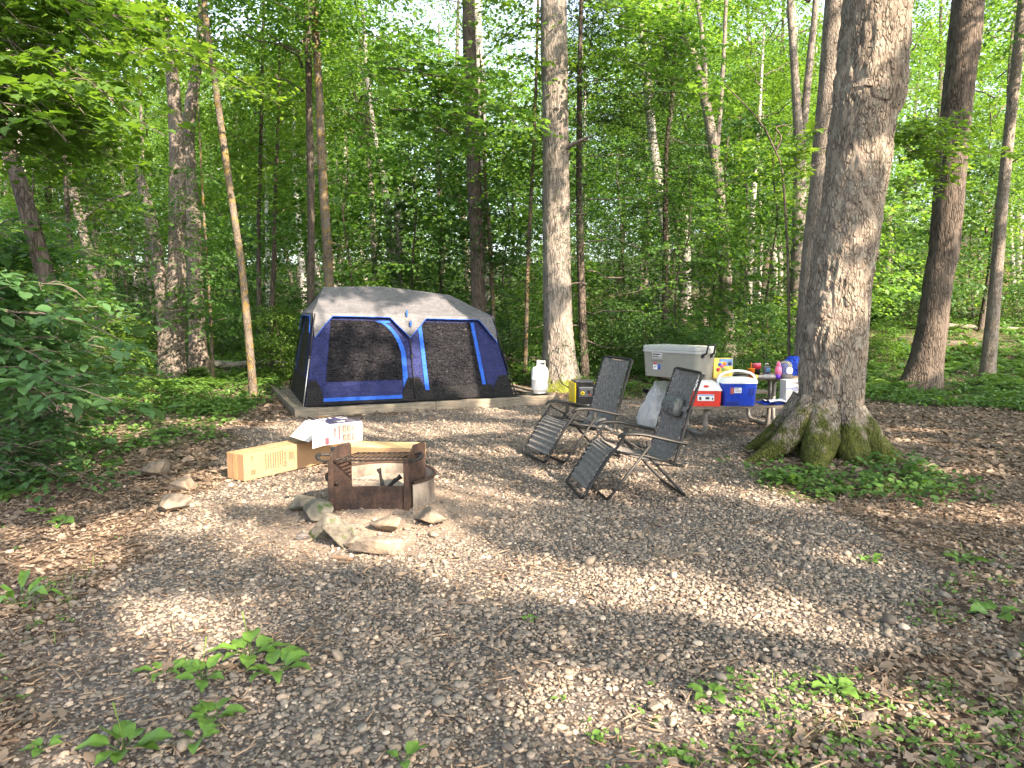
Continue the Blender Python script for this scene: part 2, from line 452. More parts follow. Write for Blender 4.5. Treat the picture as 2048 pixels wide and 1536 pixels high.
V, F = stack([stones(78000, 1.9, 6.2, .82, .0215, 1, w_grav, 21), stones(3000, 1.9, 7.5, .82, .038, 1, lambda x, y: w_grav(x, y)*.55, 22),
              stones(90000, 1.9, 6.2, .82, .014, 0, w_grav, 26),
              stones(150000, 6.2, 13.5, .78, .023, 0, w_grav, 23)])
o = np_obj('gravel', V, F, m_stone, smooth=False); tag(o, 'loose grey and tan gravel covering the clearing', kind='stuff')

# ------------------------------------------------------------------ leaf geometry
T_DIAM = (np.array([(0,0,0),(.42,.30,.07),(1,0,-.06),(.42,-.30,.07)]), np.array([(0,2,1),(0,3,2)]))
T_MAPLE = (np.array([(.42,0,0),(0,0,0),(.10,.34,.05),(.34,.26,.03),(.46,.50,.02),(.62,.20,.03),(1.0,0,-.10),(.62,-.20,.03),(.46,-.50,.02),(.34,-.26,.03),(.10,-.34,.05)]),
           np.array([(0,1,10),(0,10,9),(0,9,8),(0,8,7),(0,7,6),(0,6,5),(0,5,4),(0,4,3),(0,3,2),(0,2,1)]))
T_OVAL = (np.array([(0,0,0),(.25,.26,.05),(.55,.32,.06),(.82,.18,.02),(1,0,-.08),(.82,-.18,.02),(.55,-.32,.06),(.25,-.26,.05),(.5,0,0)]),
          np.array([(8,0,7),(8,7,6),(8,6,5),(8,5,4),(8,4,3),(8,3,2),(8,2,1),(8,1,0)]))
T_CURL = (np.array([(0,0,.0),(.3,.25,.12),(.7,.28,.16),(1,.0,.05),(.7,-.22,.0),(.3,-.28,.10),(.5,0,.0)]),
          np.array([(6,0,5),(6,5,4),(6,4,3),(6,3,2),(6,2,1),(6,1,0)]))
def leaves(C, az, pitch, roll, size, T, wid=1.0):
    """C (n,3); az direction, pitch up(+)/down(-), roll around own axis"""
    TV, TF = T; n = len(C)
    ca, sa, cp, sp_ = np.cos(az), np.sin(az), np.cos(pitch), np.sin(pitch)
    X = np.stack([ca*cp, sa*cp, sp_], 1); Y0 = np.stack([-sa, ca, 0*ca], 1); Z0 = np.cross(X, Y0)
    cr, sr = np.cos(roll)[:, None], np.sin(roll)[:, None]
    Yv = Y0*cr+Z0*sr; Zv = -Y0*sr+Z0*cr
    s = (np.ones(n)*size)[:, None, None]
    V = C[:, None, :]+s*(TV[None, :, 0, None]*X[:, None, :]+TV[None, :, 1, None]*wid*Yv[:, None, :]+TV[None, :, 2, None]*Zv[:, None, :])
    F = TF[None]+(np.arange(n)*len(TV))[:, None, None]
    return V.reshape(-1, 3), F.reshape(-1, 3)
def ground_scatter(n, ylo, yhi, xk, weight, seed, power=1.0):
    r = np.random.RandomState(seed); y = ylo+(yhi-ylo)*r.rand(n)**power
    x = (r.rand(n)*2-1)*(xk*y+.8); k = r.rand(n) < weight(x, y)
    return x[k], y[k], r

# dead leaves
def w_lit(x, y):
    g, gr, sp = zones(x, y)
    return np.clip(.9*(1-g)*(1-.35*gr)*(1-.6*sp)+.035*g+.08*g*bare(x, y), 0, 1)*(1-near_fire(x, y)*.7)
parts = []
for (n, a, b, s, T, sd, pw) in ((42000, 1.9, 8, .036, T_CURL, 31, 1), (1500, 1.9, 8, .065, T_MAPLE, 32, 1), (70000, 7, 24, .065, T_CURL, 33, 1.2)):
    x, y, r = ground_scatter(n, a, b, .80, w_lit, sd, pw); n = len(x)
    C = np.stack([x, y, terrain(x, y)+.008+.012*r.rand(n)], 1)
    parts.append(leaves(C, r.rand(n)*6.28, r.randn(n)*.22, r.randn(n)*.35+np.where(r.rand(n) < .5, math.pi, 0), s*np.exp(r.randn(n)*.3), T))
V, F = stack(parts)
o = np_obj('leaf_litter', V, F, m_dead); tag(o, 'dry brown fallen leaves strewn over the forest floor', kind='stuff')
# wood chips and twigs
m_twig = leafmat('twig_brown', [(0, (.07,.045,.03)), (.6, (.16,.11,.075)), (1, (.34,.25,.17))], .02, .85)
x, y, r = ground_scatter(15000, 1.9, 9, .80, lambda x, y: np.clip(.25+.75*bare(x, y)+.4*(1-zones(x, y)[0]), 0, 1), 35); n = len(x)
L = .035*np.exp(r.randn(n)*.65); az = r.rand(n)*6.28; w = .0022+.0022*r.rand(n)
z = terrain(x, y)+.014+.012*r.rand(n); tl = r.randn(n)*.12
d = np.stack([np.cos(az), np.sin(az), tl], 1)*L[:, None]*.5*1.0; c = np.stack([x, y, z], 1)
p = np.stack([-np.sin(az), np.cos(az), 0*az], 1)*w[:, None]; up = np.array([[0, 0, 1.0]])*w[:, None]*1.2
V = np.stack([c-d-p, c-d+p, c-d+up, c+d-p, c+d+p, c+d+up], 1).reshape(-1, 3)
F = (np.array([(0,3,5),(0,5,2),(1,2,5),(1,5,4),(0,1,4),(0,4,3),(0,2,1),(3,4,5)])[None]+(np.arange(n)*6)[:, None, None]).reshape(-1, 3)
o = np_obj('twigs', V, F, m_twig); tag(o, 'small dry twigs and wood chips on the gravel', kind='stuff')

# low green plants
def cover(n, ylo, yhi, xk, weight, seed, hs, ls, T, power=1.0, per=7):
    x, y, r = ground_scatter(n, ylo, yhi, xk, weight, seed, power); n = len(x)
    K = per; h = hs*(.4+.9*r.rand(n)); az = r.rand(n, K)*6.28
    rad = ls*(.3+1.0*r.rand(n, K)); X = x[:, None]+np.cos(az)*rad*.5; Y = y[:, None]+np.sin(az)*rad*.5
    Z = terrain(x, y)[:, None]+h[:, None]*(.35+.65*r.rand(n, K))
    C = np.stack([X, Y, Z], -1).reshape(-1, 3); m = n*K
    return leaves(C, az.ravel(), r.randn(m)*.3-.08, r.randn(m)*.35, ls*np.exp(r.randn(m)*.28), T)
def w_green(x, y):
    g, gr, sp = zones(x, y)
    return gr*np.clip(.35+1.4*(fbm(x*.8, y*.8, 6.1)-.35), 0.05, 1)
def w_sparse(x, y):
    g, gr, sp = zones(x, y)
    return np.clip(sp*(.12+.9*(fbm(x*1.7, y*1.7, 9.1) > .55))+.012*(1-g), 0, 1)*(1-gr)
V, F = stack([cover(9000, 4.2, 13, .80, w_green, 41, .10, .060, T_OVAL), cover(22000, 11, 26, .80, w_green, 42, .16, .085, T_DIAM, 1.1, 8),
              cover(9000, 20, 46, .80, w_green, 43, .40, .16, T_DIAM, 1.0, 9)])
o = np_obj('ground_cover', V, F, m_cover); tag(o, 'low leafy green plants carpeting the ground under the trees', kind='stuff')
V, F = cover(11000, 2.0, 9.5, .80, w_sparse, 44, .030, .022, T_OVAL, 1.0, 6)
o = np_obj('seedlings', V, F, m_cover); tag(o, 'scattered tiny green seedlings and clover at the gravel edge', kind='stuff')
# grass blades
x, y, r = ground_scatter(15000, 2.0, 8.0, .80, lambda x, y: np.clip(zones(x, y)[2]*(fbm(x*2.2, y*2.2, 3.1) > .60)*.8, 0, 1), 45); n = len(x)
az = r.rand(n)*6.28; h = .03+.06*r.rand(n); z = terrain(x, y); w = .0017
b = np.stack([x, y, z], 1); p = np.stack([-np.sin(az), np.cos(az), 0*az], 1)*w; ln = np.stack([np.cos(az), np.sin(az), 0*az], 1)
UP = np.array([0,0,1])
V = np.stack([b-p, b+p, b+ln*(h*.22)[:, None]+p+UP*(h*.62)[:, None], b+ln*(h*.22)[:, None]-p+UP*(h*.62)[:, None], b+ln*(h*.75)[:, None]+UP*(h*.95)[:, None]], 1).reshape(-1, 3)
F = (np.array([(0,1,2),(0,2,3),(3,2,4)])[None]+(np.arange(n)*5)[:, None, None]).reshape(-1, 3)
o = np_obj('grass', V, F, m_grass); tag(o, 'thin tufts of green grass among the stones', kind='stuff')
# fern fronds under the trees behind the table
def ferns(n, seed):
    x, y, r = ground_scatter(n, 13.5, 30, .80, lambda x, y: w_green(x, y)*np.where(x > 0, 1.0, .35), seed); n = len(x)
    nf, nl = 6, 14
    az = r.rand(n, nf, 1)*6.28; L = (.35+.35*r.rand(n, 1, 1))*(.8+.4*r.rand(n, nf, 1)); s = np.linspace(.12, 1, nl)[None, None, :]
    rr = L*s*(1-.12*s); zz = L*(.95*s-.75*s*s)
    X = x[:, None, None]+np.cos(az)*rr; Y = y[:, None, None]+np.sin(az)*rr; Z = terrain(x, y)[:, None, None]+.05+zz
    az3 = az+0*s; Cs = []; A_ = []; S_ = []
    for sd in (-1, 1):
        Cs.append(np.stack([X, Y, Z], -1).reshape(-1, 3)); A_.append((az3+sd*1.35).ravel()); S_.append((L*.36*(1.08-s)).ravel())
    C = np.vstack(Cs); A1 = np.concatenate(A_); S1 = np.concatenate(S_)
    return leaves(C, A1, r.randn(len(C))*.12-.15, r.randn(len(C))*.2, S1, T_DIAM, .55)
V, F = ferns(1500, 47)
o = np_obj('fern_undergrowth', V, F, m_cover); tag(o, 'arching green ferns massed under the trees behind the picnic table', kind='stuff')
# ------------------------------------------------------------------ bark
m_barkG = barkmat('bark_grey_furrowed', (.060,.050,.043), (.135,.117,.100), (.235,.207,.180), 1.7, .25, bumpd=.02)
m_barkBig = barkmat('bark_grey_scaly_mossy', (.080,.064,.050), (.165,.137,.111), (.255,.215,.178), 1.45, .33, moss=((.055,.068,.008), .98), lichen=((.30,.31,.26), .35), bumpd=.035)
m_barkD = barkmat('bark_dark_brown', (.028,.024,.021), (.065,.054,.046), (.125,.102,.084), 1.0, .2, bumpd=.03)
m_barkL = barkmat('bark_pale_grey', (.13,.12,.11), (.24,.225,.205), (.36,.34,.31), 1.2, .5, lichen=((.42,.43,.38), .4), bumpd=.01)
m_barkY = barkmat('bark_lichen_orange', (.035,.028,.024), (.08,.066,.054), (.14,.122,.10), 1.2, .4, lichen=((.19,.13,.03), .85), bumpd=.01)
m_barkW = barkmat('bark_birch_white', (.30,.28,.25), (.55,.53,.49), (.72,.70,.66), .8, 1.6, bumpd=.008)
m_branch = plain('branch_bark', (.10,.082,.068), .9, 0, .3, 20, .3)
m_barkB = barkmat('bark_centre_grey', (.085,.075,.066), (.145,.130,.114), (.235,.212,.188), 1.3, .16, moss=((.10,.12,.012), .50), bumpd=.025)

def smooth_path(pts, n):
    """Catmull-Rom through (x,y,z,r)"""
    P = [np.array(p, float) for p in pts]; out = []
    seg = max(1, n//(len(P)-1))
    for i in range(len(P)-1):
        p0 = P[max(0, i-1)]; p1 = P[i]; p2 = P[i+1]; p3 = P[min(len(P)-1, i+2)]
        for k in range(seg):
            t = k/seg
            out.append(.5*((2*p1)+(-p0+p2)*t+(2*p0-5*p1+4*p2-p3)*t*t+(-p0+3*p1-3*p2+p3)*t**3))
    out.append(P[-1]); return np.array(out)
def trunk_arrays(pts, seg=12, rings=20, rough=.04, flare=0.0, lobes=5, seed=0, ph=0.0, ridge=0.0, zref=None, fh=1.15):
    S = smooth_path(pts, rings); m = len(S); C = S[:, :3]; rad = np.maximum(S[:, 3], .004)
    T = np.gradient(C, axis=0); T /= np.linalg.norm(T, axis=1)[:, None]+1e-9
    a = np.cross(T, np.array([0, 1.0, 0.02])); a /= np.linalg.norm(a, axis=1)[:, None]+1e-9; b = np.cross(a, T)
    an = np.linspace(0, 2*math.pi, seg, endpoint=False)
    z = C[:, 2:3]-(C[0, 2] if zref is None else zref)
    q = np.ones((m, seg))
    if rough: q += rough*(fbm(np.cos(an)[None]*1.6+seed, np.sin(an)[None]*1.6+z*0, z*2.2/max(.25, rad[0]*3), 3)-.5)*2
    if ridge:
        u = an[None]/(2*math.pi)
        n1 = vnoise(u*34+seed+1.5*vnoise(z*3, u*4, 2), z*5.5, seed*.7); q += ridge*(np.abs(n1-.5)*2-.35)
        n2 = vnoise(u*70+seed, z*22, seed*.3+4); q += ridge*.5*(n2-.5)
    if flare:
        f = np.exp(-np.maximum(z, 0)/ (rad[0]*fh))
        lob = .45+.55*np.maximum(0, np.cos(lobes*(an[None]+ph)+.7*np.sin(2*an[None]+ph)))**.8+.35*(vnoise(np.cos(an)[None]*2+seed, np.sin(an)[None]*2)-.5)
        q += flare*f*lob
    V = C[:, None, :]+(a[:, None, :]*np.cos(an)[None, :, None]+b[:, None, :]*np.sin(an)[None, :, None])*(rad[:, None]*q)[..., None]
    V = V.reshape(-1, 3)
    i = np.arange(m-1)[:, None]*seg; k = np.arange(seg)[None]; k2 = (k+1) % seg
    F = np.stack([i+k, i+k2, i+seg+k2, i+seg+k], -1).reshape(-1, 4)
    return V, F
def limb(p0, d, L, r0, seed, droop=0.15, wig=.18, n=6):
    r = np.random.RandomState(seed); d = np.array(d, float); d /= np.linalg.norm(d); pts = []; p = np.array(p0, float)
    for i in range(n+1):
        pts.append((*p, r0*(1-.86*i/n))); dd = d+r.randn(3)*wig; dd[2] -= droop*i/n; dd /= np.linalg.norm(dd); p = p+dd*L/n
    return pts

# ------------------------------------------------------------------ crowns: flat sprays of leaves along limbs
def sprays(cen, az, rad, per, seed, size, T, tilt=.16, jit=.38, flat=.16, wid=1.0):
    """cen (n,3): around each centre a flat, slightly drooping fan of leaves"""
    r = np.random.RandomState(seed); n = len(cen); m = n*per
    t = r.rand(n, per)**.6; a = r.rand(n, per)*6.283
    ex = np.cos(a)*t*rad[:, None]*1.35; ey = np.sin(a)*t*rad[:, None]*.85
    ca, sa = np.cos(az)[:, None], np.sin(az)[:, None]
    x = ex*ca-ey*sa; y = ex*sa+ey*ca
    z = -tilt*ex-.25*t*t*rad[:, None]+r.randn(n, per)*flat*rad[:, None]
    C = (cen[:, None, :]+np.stack([x, y, z], -1)).reshape(-1, 3)
    A1 = (az[:, None]+r.randn(n, per)*.9).ravel()
    return leaves(C, A1, r.randn(m)*jit-.22, r.randn(m)*jit, size*np.exp(r.randn(m)*.25), T, wid)
def crown(z0, z1, Rm, nsp, per, seed, size, T, shape='dome', srad=.75, **kw):
    r = np.random.RandomState(seed)
    u = r.rand(nsp); z = z0+(z1-z0)*u
    if shape == 'dome': pr = np.sqrt(np.clip(1-(2*u-1)**2*.85, .05, 1))
    elif shape == 'cone': pr = np.clip(1.05-u, .06, 1)
    else: pr = .55+.45*np.sin(u*3.1)
    a = r.rand(nsp)*6.283
    # limbs bunch the sprays: angular and height clumps leave gaps
    clump = vnoise(np.cos(a)*2.1+seed, np.sin(a)*2.1+z*.9, seed*1.7)
    keep = clump > .40; a, z, pr, u = a[keep], z[keep], pr[keep], u[keep]; n = len(a)
    rr = Rm*pr*np.sqrt(.08+.92*r.rand(n))
    cen = np.stack([np.cos(a)*rr, np.sin(a)*rr, z-.10*rr], 1)
    return sprays(cen, a, srad*(.6+.7*r.rand(n)), per, seed+1, size, T, **kw)
def limbs_for(z0, z1, Rm, k, seed, r0=.03, up=.35):
    r = np.random.RandomState(seed); out = []
    for i in range(k):
        z = z0+(z1-z0)*(i+.5)/k*.92; a = i*2.4+r.rand()*.8
        out.append(trunk_arrays(limb((0, 0, z-.25), (math.cos(a), math.sin(a), up), Rm*(.75+.3*r.rand()), r0*(1.1-.5*i/k), seed+i*7), 5, 8, 0))
    return out

def me_of(name, V, F, mat, smooth=False):
    me = np_mesh(name, V, F, smooth); me.materials.append(mat); return me
CR = {}
CR['high'] = [me_of('high_crown', *crown(9.5, 18, 3.6, 80, 40, 55+i, .14, T_DIAM, srad=1.0), m_leafA) for i in range(3)]
CR['tall'] = [me_of('tall_crown', *crown(7.5, 18, 3.9, 250, 54, 60+i, .150, T_DIAM, srad=.85), [m_leafA, m_leafB][i % 2]) for i in range(3)]
CR['mid'] = [me_of('mid_crown', *crown(3.8, 12.0, 3.1, 250, 52, 70+i, .130, T_DIAM, srad=.75), [m_leafB, m_leafA, m_leafA][i]) for i in range(3)]
CR['under'] = [me_of('low_crown', *crown(.9, 6.6, 2.1, 190, 36, 80+i, .120, T_MAPLE, 'tube', srad=.75, flat=.09, tilt=.2), [m_leafA, m_leafB, m_leafC, m_leafA][i]) for i in range(4)]
CR['bush'] = [me_of('bush_crown', *crown(.15, 2.6, 1.35, 110, 40, 90+i, .095, T_DIAM, srad=.5, flat=.12), [m_leafC, m_leafA, m_leafB][i]) for i in range(3)]
CR['hem'] = [me_of('needle_crown', *crown(.9, 10.5, 2.4, 520, 74, 95+i, .085, T_DIAM, 'cone', srad=.62, flat=.05, tilt=.42, jit=.22, wid=.34), m_needle) for i in range(2)]

def limb_mesh(kind, i):
    if kind in ('tall', 'high'): L = limbs_for(8, 18, 3.4, 11, 200+i, .07, .7)
    elif kind == 'mid': L = limbs_for(3.4, 12, 2.6, 12, 220+i, .04, .55)
    elif kind == 'under': L = limbs_for(1.0, 6.2, 1.8, 13, 240+i, .018, .3)
    elif kind == 'bush': L = limbs_for(.2, 2.2, 1.1, 9, 260+i, .010, .7)
    else: L = limbs_for(1.0, 10, 2.2, 26, 280+i, .02, .0)
    return stack(L)
LB = {}
for kd in CR:
    LB[kd] = [me_of('limbs', *limb_mesh(kd, i), m_branch) for i in range(2)]
def generic_trunk(H, r, seed, bend=.35):
    q = np.random.RandomState(seed); n = 6; x = y = 0; pts = []
    for i in range(n+1):
        pts.append((x, y, H*i/n-(.15 if i == 0 else 0), r*(1-.8*i/n)+.006)); x += q.randn()*bend/n*1.4; y += q.randn()*bend/n*1.4
    return trunk_arrays(pts, 9, 14, .06, .45 if r > .06 else .15, 4, seed)
TR = {'tall': [generic_trunk(19, .17+.03*i, 300+i, 1.0) for i in range(3)], 'mid': [generic_trunk(12.6, .09+.02*i, 310+i, .8) for i in range(3)],
      'under': [generic_trunk(6.7, .035, 320+i, .5) for i in range(2)], 'bush': [generic_trunk(2.4, .016, 330+i, .3) for i in range(2)], 'hem': [generic_trunk(10.8, .10, 340+i, .2) for i in range(2)]}
TM = {}
for kd, L in TR.items():
    for j, mt in enumerate([m_barkG, m_barkD, m_barkL] if kd in ('tall', 'mid') else [m_barkD]):
        TM.setdefault(kd, []).append([me_of('trunk', V, F, mt, True) for V, F in L])
def child(name, me, parent, loc=(0,0,0), rz=0, sc=1.0):
    o = bpy.data.objects.new(name, me); link(o, parent); o.location = loc; o.rotation_euler = (0, 0, rz); o.scale = (sc, sc, sc) if isinstance(sc, (int, float)) else sc; return o
NAMES = {'tall': 'forest_tree', 'mid': 'forest_tree', 'under': 'understory_tree', 'bush': 'bush', 'hem': 'hemlock_tree'}
def stock_tree(kind, x, y, rz, s, i, j, label, cat, group=None):
    t = empty(NAMES[kind], (x, y, TZ(x, y)), rz, label, cat, group); t.scale = (s, s, s)
    tm = TM[kind]; t1 = tm[j % len(tm)]
    child('trunk', t1[i % len(t1)], t)
    c = child('crown', CR[kind][i % len(CR[kind])], t); child('limbs', LB[kind][i % 2], c)
    return t

# ------------------------------------------------------------------ named trees measured in the photograph
def px_path(pts, Y, H=17, dy=0.0, base=True):
    """pts: (px, py, width_px) from base up -> centreline with radii at distance Y"""
    out = []
    for (x, y, wpx) in pts:
        p = A(x, y, Y); r = wpx/2*Y/FPX*.94; out.append([p.x, p.y, p.z, r])
    if base:
        zb = TZ(out[0][0], Y)-.12
        if out[0][2] > zb+.15:
            a, b = out[0], out[1]; k = (zb-a[2])/(b[2]-a[2]+1e-6); out.insert(0, [a[0]+(b[0]-a[0])*k*.6, Y, zb, a[3]*1.06])
        else: out[0][2] = zb
    a, b = out[-2], out[-1]
    if H and b[2] < H:
        k = (H-b[2])/(b[2]-a[2]+1e-6); k = min(k, 6); out.append([b[0]+(b[0]-a[0])*k*.5, Y, H, b[3]*.35])
    return out
def named_tree(name, pts, Y, mat, label, cat='tree', H=17, seg=14, rings=28, rough=.05, flare=.5, lobes=5, ph=0., ridge=0., forks=(), crown_at=None, seed=1, extra=(), fh=1.15, roots=()):
    P = px_path(pts, Y, H); x0, y0, z0 = P[0][0], P[0][1], P[0][2]+.12
    t = empty(name, (x0, y0, z0), 0, label, cat)
    loc = lambda L: [(p[0]-x0, p[1]-y0, p[2]-z0, p[3]) for p in L]
    parts = [trunk_arrays(loc(P), seg, rings, rough, flare, lobes, seed, ph, ridge, None, fh)]
    for (fp, H2) in forks: parts.append(trunk_arrays(loc(px_path(fp, Y, H2, base=False)), max(7, seg*2//3), 16, rough, 0, seed=seed+3, ridge=ridge))
    for L in extra: parts.append(trunk_arrays(L, 6, 8, .05))
    for L in roots: parts.append(trunk_arrays(L, 40, 70, .16, 0, seed=seed+len(parts), ridge=.10))
    V, F = stack(parts); np_obj('trunk', V, F, mat, t, True)
    if crown_at:
        for (kind, i, dx, dz, sc, rz) in crown_at:
            c = child('crown', CR[kind][i], t, (dx, 0, dz), rz, sc); child('limbs', LB[kind][i % 2], c)
    return t
T_ = 'tall'; 
# the big leaning tree at the right
big = named_tree('big_tree', [(1654,930,118),(1658,860,124),(1662,780,130),(1666,700,132),(1676,600,126),(1692,480,123),(1706,400,121),(1731,200,124),(1755,0,130)], 7.9, m_barkBig,
      'huge leaning tree with flaking grey bark and mossy roots right of the picnic table', H=14, seg=220, rings=420, rough=.055, flare=1.0, lobes=5, ph=.55, ridge=.085, fh=.55, seed=4, roots=[[(-.22,-.08,.62,.12),(-.36,-.16,.40,.15),(-.54,-.20,.20,.14),(-.76,-.24,.04,.10),(-1.02,-.26,-.10,.05)],
       [(-.13,-.20,.60,.14),(-.20,-.29,.34,.18),(-.29,-.42,.10,.17),(-.42,-.66,-.12,.09)], [(.07,-.22,.55,.14),(.09,-.30,.28,.17),(.10,-.42,.05,.16),(.10,-.62,-.14,.08)],
       [(.18,-.16,.50,.14),(.28,-.24,.28,.16),(.42,-.32,.06,.14),(.66,-.42,-.12,.07)], [(.25,.0,.5,.10),(.42,.0,.26,.12),(.64,-.04,.04,.09),(.86,-.08,-.10,.04)], [(-.25,.1,.6,.14),(-.5,.2,.2,.12),(-.8,.3,-.05,.06)]],
      crown_at=[('high', 0, 3.2, 2.5, .9, .3)])
# bark scar: torn plates standing proud
def bark_plates():
    r = np.random.RandomState(8); mb = MB()
    for i in range(70):
        an = -math.pi/2+r.randn()*.55; z = .2+1.9*r.rand(); px = 1655+ (z*20)
        c = A(1668+12*z*.6, 620-(z-1.65)*180, 7.9); rr = .415
        p = Vector((c.x+math.cos(an)*rr, 7.9+math.sin(an)*rr, z)); T = Vector((-math.sin(an), math.cos(an), 0)); N = Vector((math.cos(an), math.sin(an), 0))
        w = .012+.02*r.rand(); h = .03+.06*r.rand(); Mx = Matrix((T, N, Vector((0, 0, 1)))).transposed().to_4x4(); Mx.translation = p
        mb.box((0, 0, 0), (w*2, .018, h), Mx@Matrix.Rotation(r.randn()*.25, 4, 'X')@Matrix.Rotation(r.randn()*.3, 4, 'Y'), .006)
    return mb
# straight trunk in the middle
def stubs(pts): return [pts]
ctr = named_tree('straight_tree', [(1119,778,84),(1118,740,72),(1117,680,63),(1115,600,59),(1112,400,56),(1110,200,53),(1107,0,52)], 15.0, m_barkB,
      'tall straight grey trunk standing behind the white gas tank', H=17, seg=90, rings=220, rough=.03, flare=.45, lobes=4, ph=1.1, ridge=.05, seed=6,
      crown_at=[('high', 1, 0, 2.0, 1.0, 1.3)], extra=[[(.12,-.15,4.95,.06),(.3,-.32,5.02,.035),(.6,-.5,5.1,.018)]])
named_tree('dark_trunk_tree', [(1840,775,70),(1850,730,64),(1866,640,58),(1876,560,56),(1890,480,58),(1905,300,58),(1920,150,57),(1937,0,58)], 15.3, m_barkD,
      'dark brown leaning trunk with bare bark patches near the right edge', H=15, seg=48, rings=120, rough=.07, flare=.7, lobes=3, ph=2.2, ridge=.07, seed=9, crown_at=[('high', 2, 1.0, 2.5, 1, .7)])
named_tree('pale_trunk_tree', [(1975,738,30),(1983,660,27),(1992,560,24),(2005,400,22),(2025,200,20),(2046,0,19)], 16.8, m_barkG,
      'slim pale grey trunk at the far right edge leaning right', H=14, flare=.35, seed=10, crown_at=[('mid', 1, 1.6, 4, .9, .2)])
named_tree('hidden_trunk_tree', [(1618,640,50),(1628,500,46),(1640,380,44),(1655,200,42),(1672,0,42)], 12.6, m_barkG,
      'grey trunk mostly hidden behind the left side of the huge leaning tree', H=14, seg=24, rings=60, ridge=.05, flare=.3, seed=12, crown_at=[('high', 1, .4, 3, .9, 2.2)])
named_tree('furrowed_tree', [(960,700,36),(957,600,31),(952,450,29),(946,300,29),(941,150,27),(937,0,25)], 17.2, m_barkD,
      'dark deeply furrowed trunk directly behind the right end of the tent', H=17, seg=36, rings=90, rough=.06, ridge=.09, flare=.4, seed=14, crown_at=[('high', 0, -.3, 2.2, 1, .9)])
named_tree('torn_bark_tree', [(970,640,22),(968,480,20),(963,330,22),(961,180,20),(955,40,17)], 20.5, m_barkL,
      'pale trunk showing just right of the dark furrowed one', H=16, flare=.3, seed=15, crown_at=[('high', 2, 0, 3, .9, 2.9)])
named_tree('twin_tree', [(343,768,56),(347,700,48),(352,600,40),(354,500,34),(355,380,32),(352,260,28),(342,130,24),(322,0,22)], 16.6, m_barkG,
      'thick grey double trunk at the left, one stem leaning left', H=17, seg=28, rings=70, rough=.07, ridge=.05, flare=.45, seed=17,
      forks=[([(333,745,34),(326,640,26),(318,540,24),(305,450,24),(288,385,22),(276,330,12)], 0)], crown_at=[('high', 1, -.3, 2.6, 1, .5)])
named_tree('forked_tree', [(399,752,44),(395,690,36),(391,560,31),(386,430,29),(378,320,26),(377,250,26),(396,110,20),(405,0,18)], 18.3, m_barkG,
      'grey trunk just right of the double one, bare branch at mid height', H=17, seg=24, rings=70, rough=.06, ridge=.05, flare=.5, seed=18, crown_at=[('high', 0, .1, 2.6, 1, 1.5)])
named_tree('yellow_lichen_tree', [(507,797,19),(503,740,17),(494,640,16),(484,540,15),(468,430,14),(446,280,14),(424,120,12),(408,0,11)], 13.9, m_barkY,
      'slim leaning trunk dotted with yellow lichen left of the tent', H=13, seg=16, flare=.3, seed=19, crown_at=[('mid', 2, -2.0, 3.5, .85, .5)])
named_tree('thin_sapling', [(427,765,8),(424,700,8),(419,600,7),(411,480,6),(405,380,5)], 15.6, m_barkY, 'thin upright sapling between the thick left trunks and the lichen tree', H=7, seg=8, flare=.1, seed=20, crown_at=[('under', 0, -.3, .8, .6, .2)])
named_tree('dark_pole_tree', [(520,740,11),(518,600,10),(517,450,9),(521,300,8),(525,120,7),(527,0,6)], 19.5, m_barkD, 'straight thin dark trunk left of the tent, taller of a close pair', H=13, seg=9, flare=.2, seed=21, crown_at=[('mid', 0, .1, 3, .7, .2)])
named_tree('slim_pole_tree', [(543,738,10),(543,640,10),(548,500,9),(552,350,8),(558,200,6)], 19.0, m_barkD, 'straight thin dark trunk nearest the left end of the tent', H=10, seg=9, flare=.2, seed=22, crown_at=[('under', 1, .2, 3.5, .8, .9)])
named_tree('brown_trunk_tree', [(622,690,17),(622,560,15),(622,400,15),(619,250,14),(617,120,13),(614,0,12)], 17.0, m_barkD, 'dark straight trunk rising behind the left end of the tent roof', H=14, seg=14, ridge=.05, flare=.2, seed=23, crown_at=[('mid', 1, 0, 4, .8, 1.9)])
named_tree('mossy_trunk_tree', [(664,690,23),(659,590,21),(653,470,20),(644,330,18),(638,180,16),(629,0,14)], 16.2, m_barkY, 'lichen stained trunk rising behind the tent just right of the dark straight one', H=15, seg=16, flare=.2, seed=24, crown_at=[('mid', 2, -.5, 4.2, .9, 2.9)])
named_tree('birch_tree', [(612,690,15),(606,560,13),(598,450,12),(590,350,10),(588,260,8)], 26, m_barkW, 'white birch trunk in the woods left of the tent roof', H=12, seg=10, flare=.1, seed=25,
      forks=[([(600,350,7),(585,300,6),(565,240,5)], 0), ([(590,350,6),(602,330,6),(625,300,5)], 0)], crown_at=[('mid', 1, 0, 4, .7, .5)])
named_tree('young_birch_tree', [(536,640,10),(535,520,9),(533,400,8),(530,300,6)], 27, m_barkW, 'slender white birch behind the pair of thin dark trunks', H=11, seg=9, flare=.1, seed=26, crown_at=[('mid', 2, 0, 3.5, .6, 1.5)])
named_tree('pale_snag', [(798,640,17),(797,520,16),(795,420,15),(797,372,14)], 22, m_barkL, 'pale broken topped dead trunk behind the middle of the tent', H=0, seg=10, flare=.1, seed=27, forks=[([(796,470,4),(815,440,3),(838,400,2)], 0), ([(796,430,4),(806,390,3),(812,350,2)], 0)])
named_tree('leaning_grey_tree', [(788,640,18),(783,540,17),(775,420,15),(763,340,13),(752,290,11),(735,150,9)], 22.5, m_barkL, 'pale grey trunk leaning left beside the broken dead one', H=13, seg=10, flare=.1, seed=28, crown_at=[('mid', 0, -1, 4, .8, .2)])
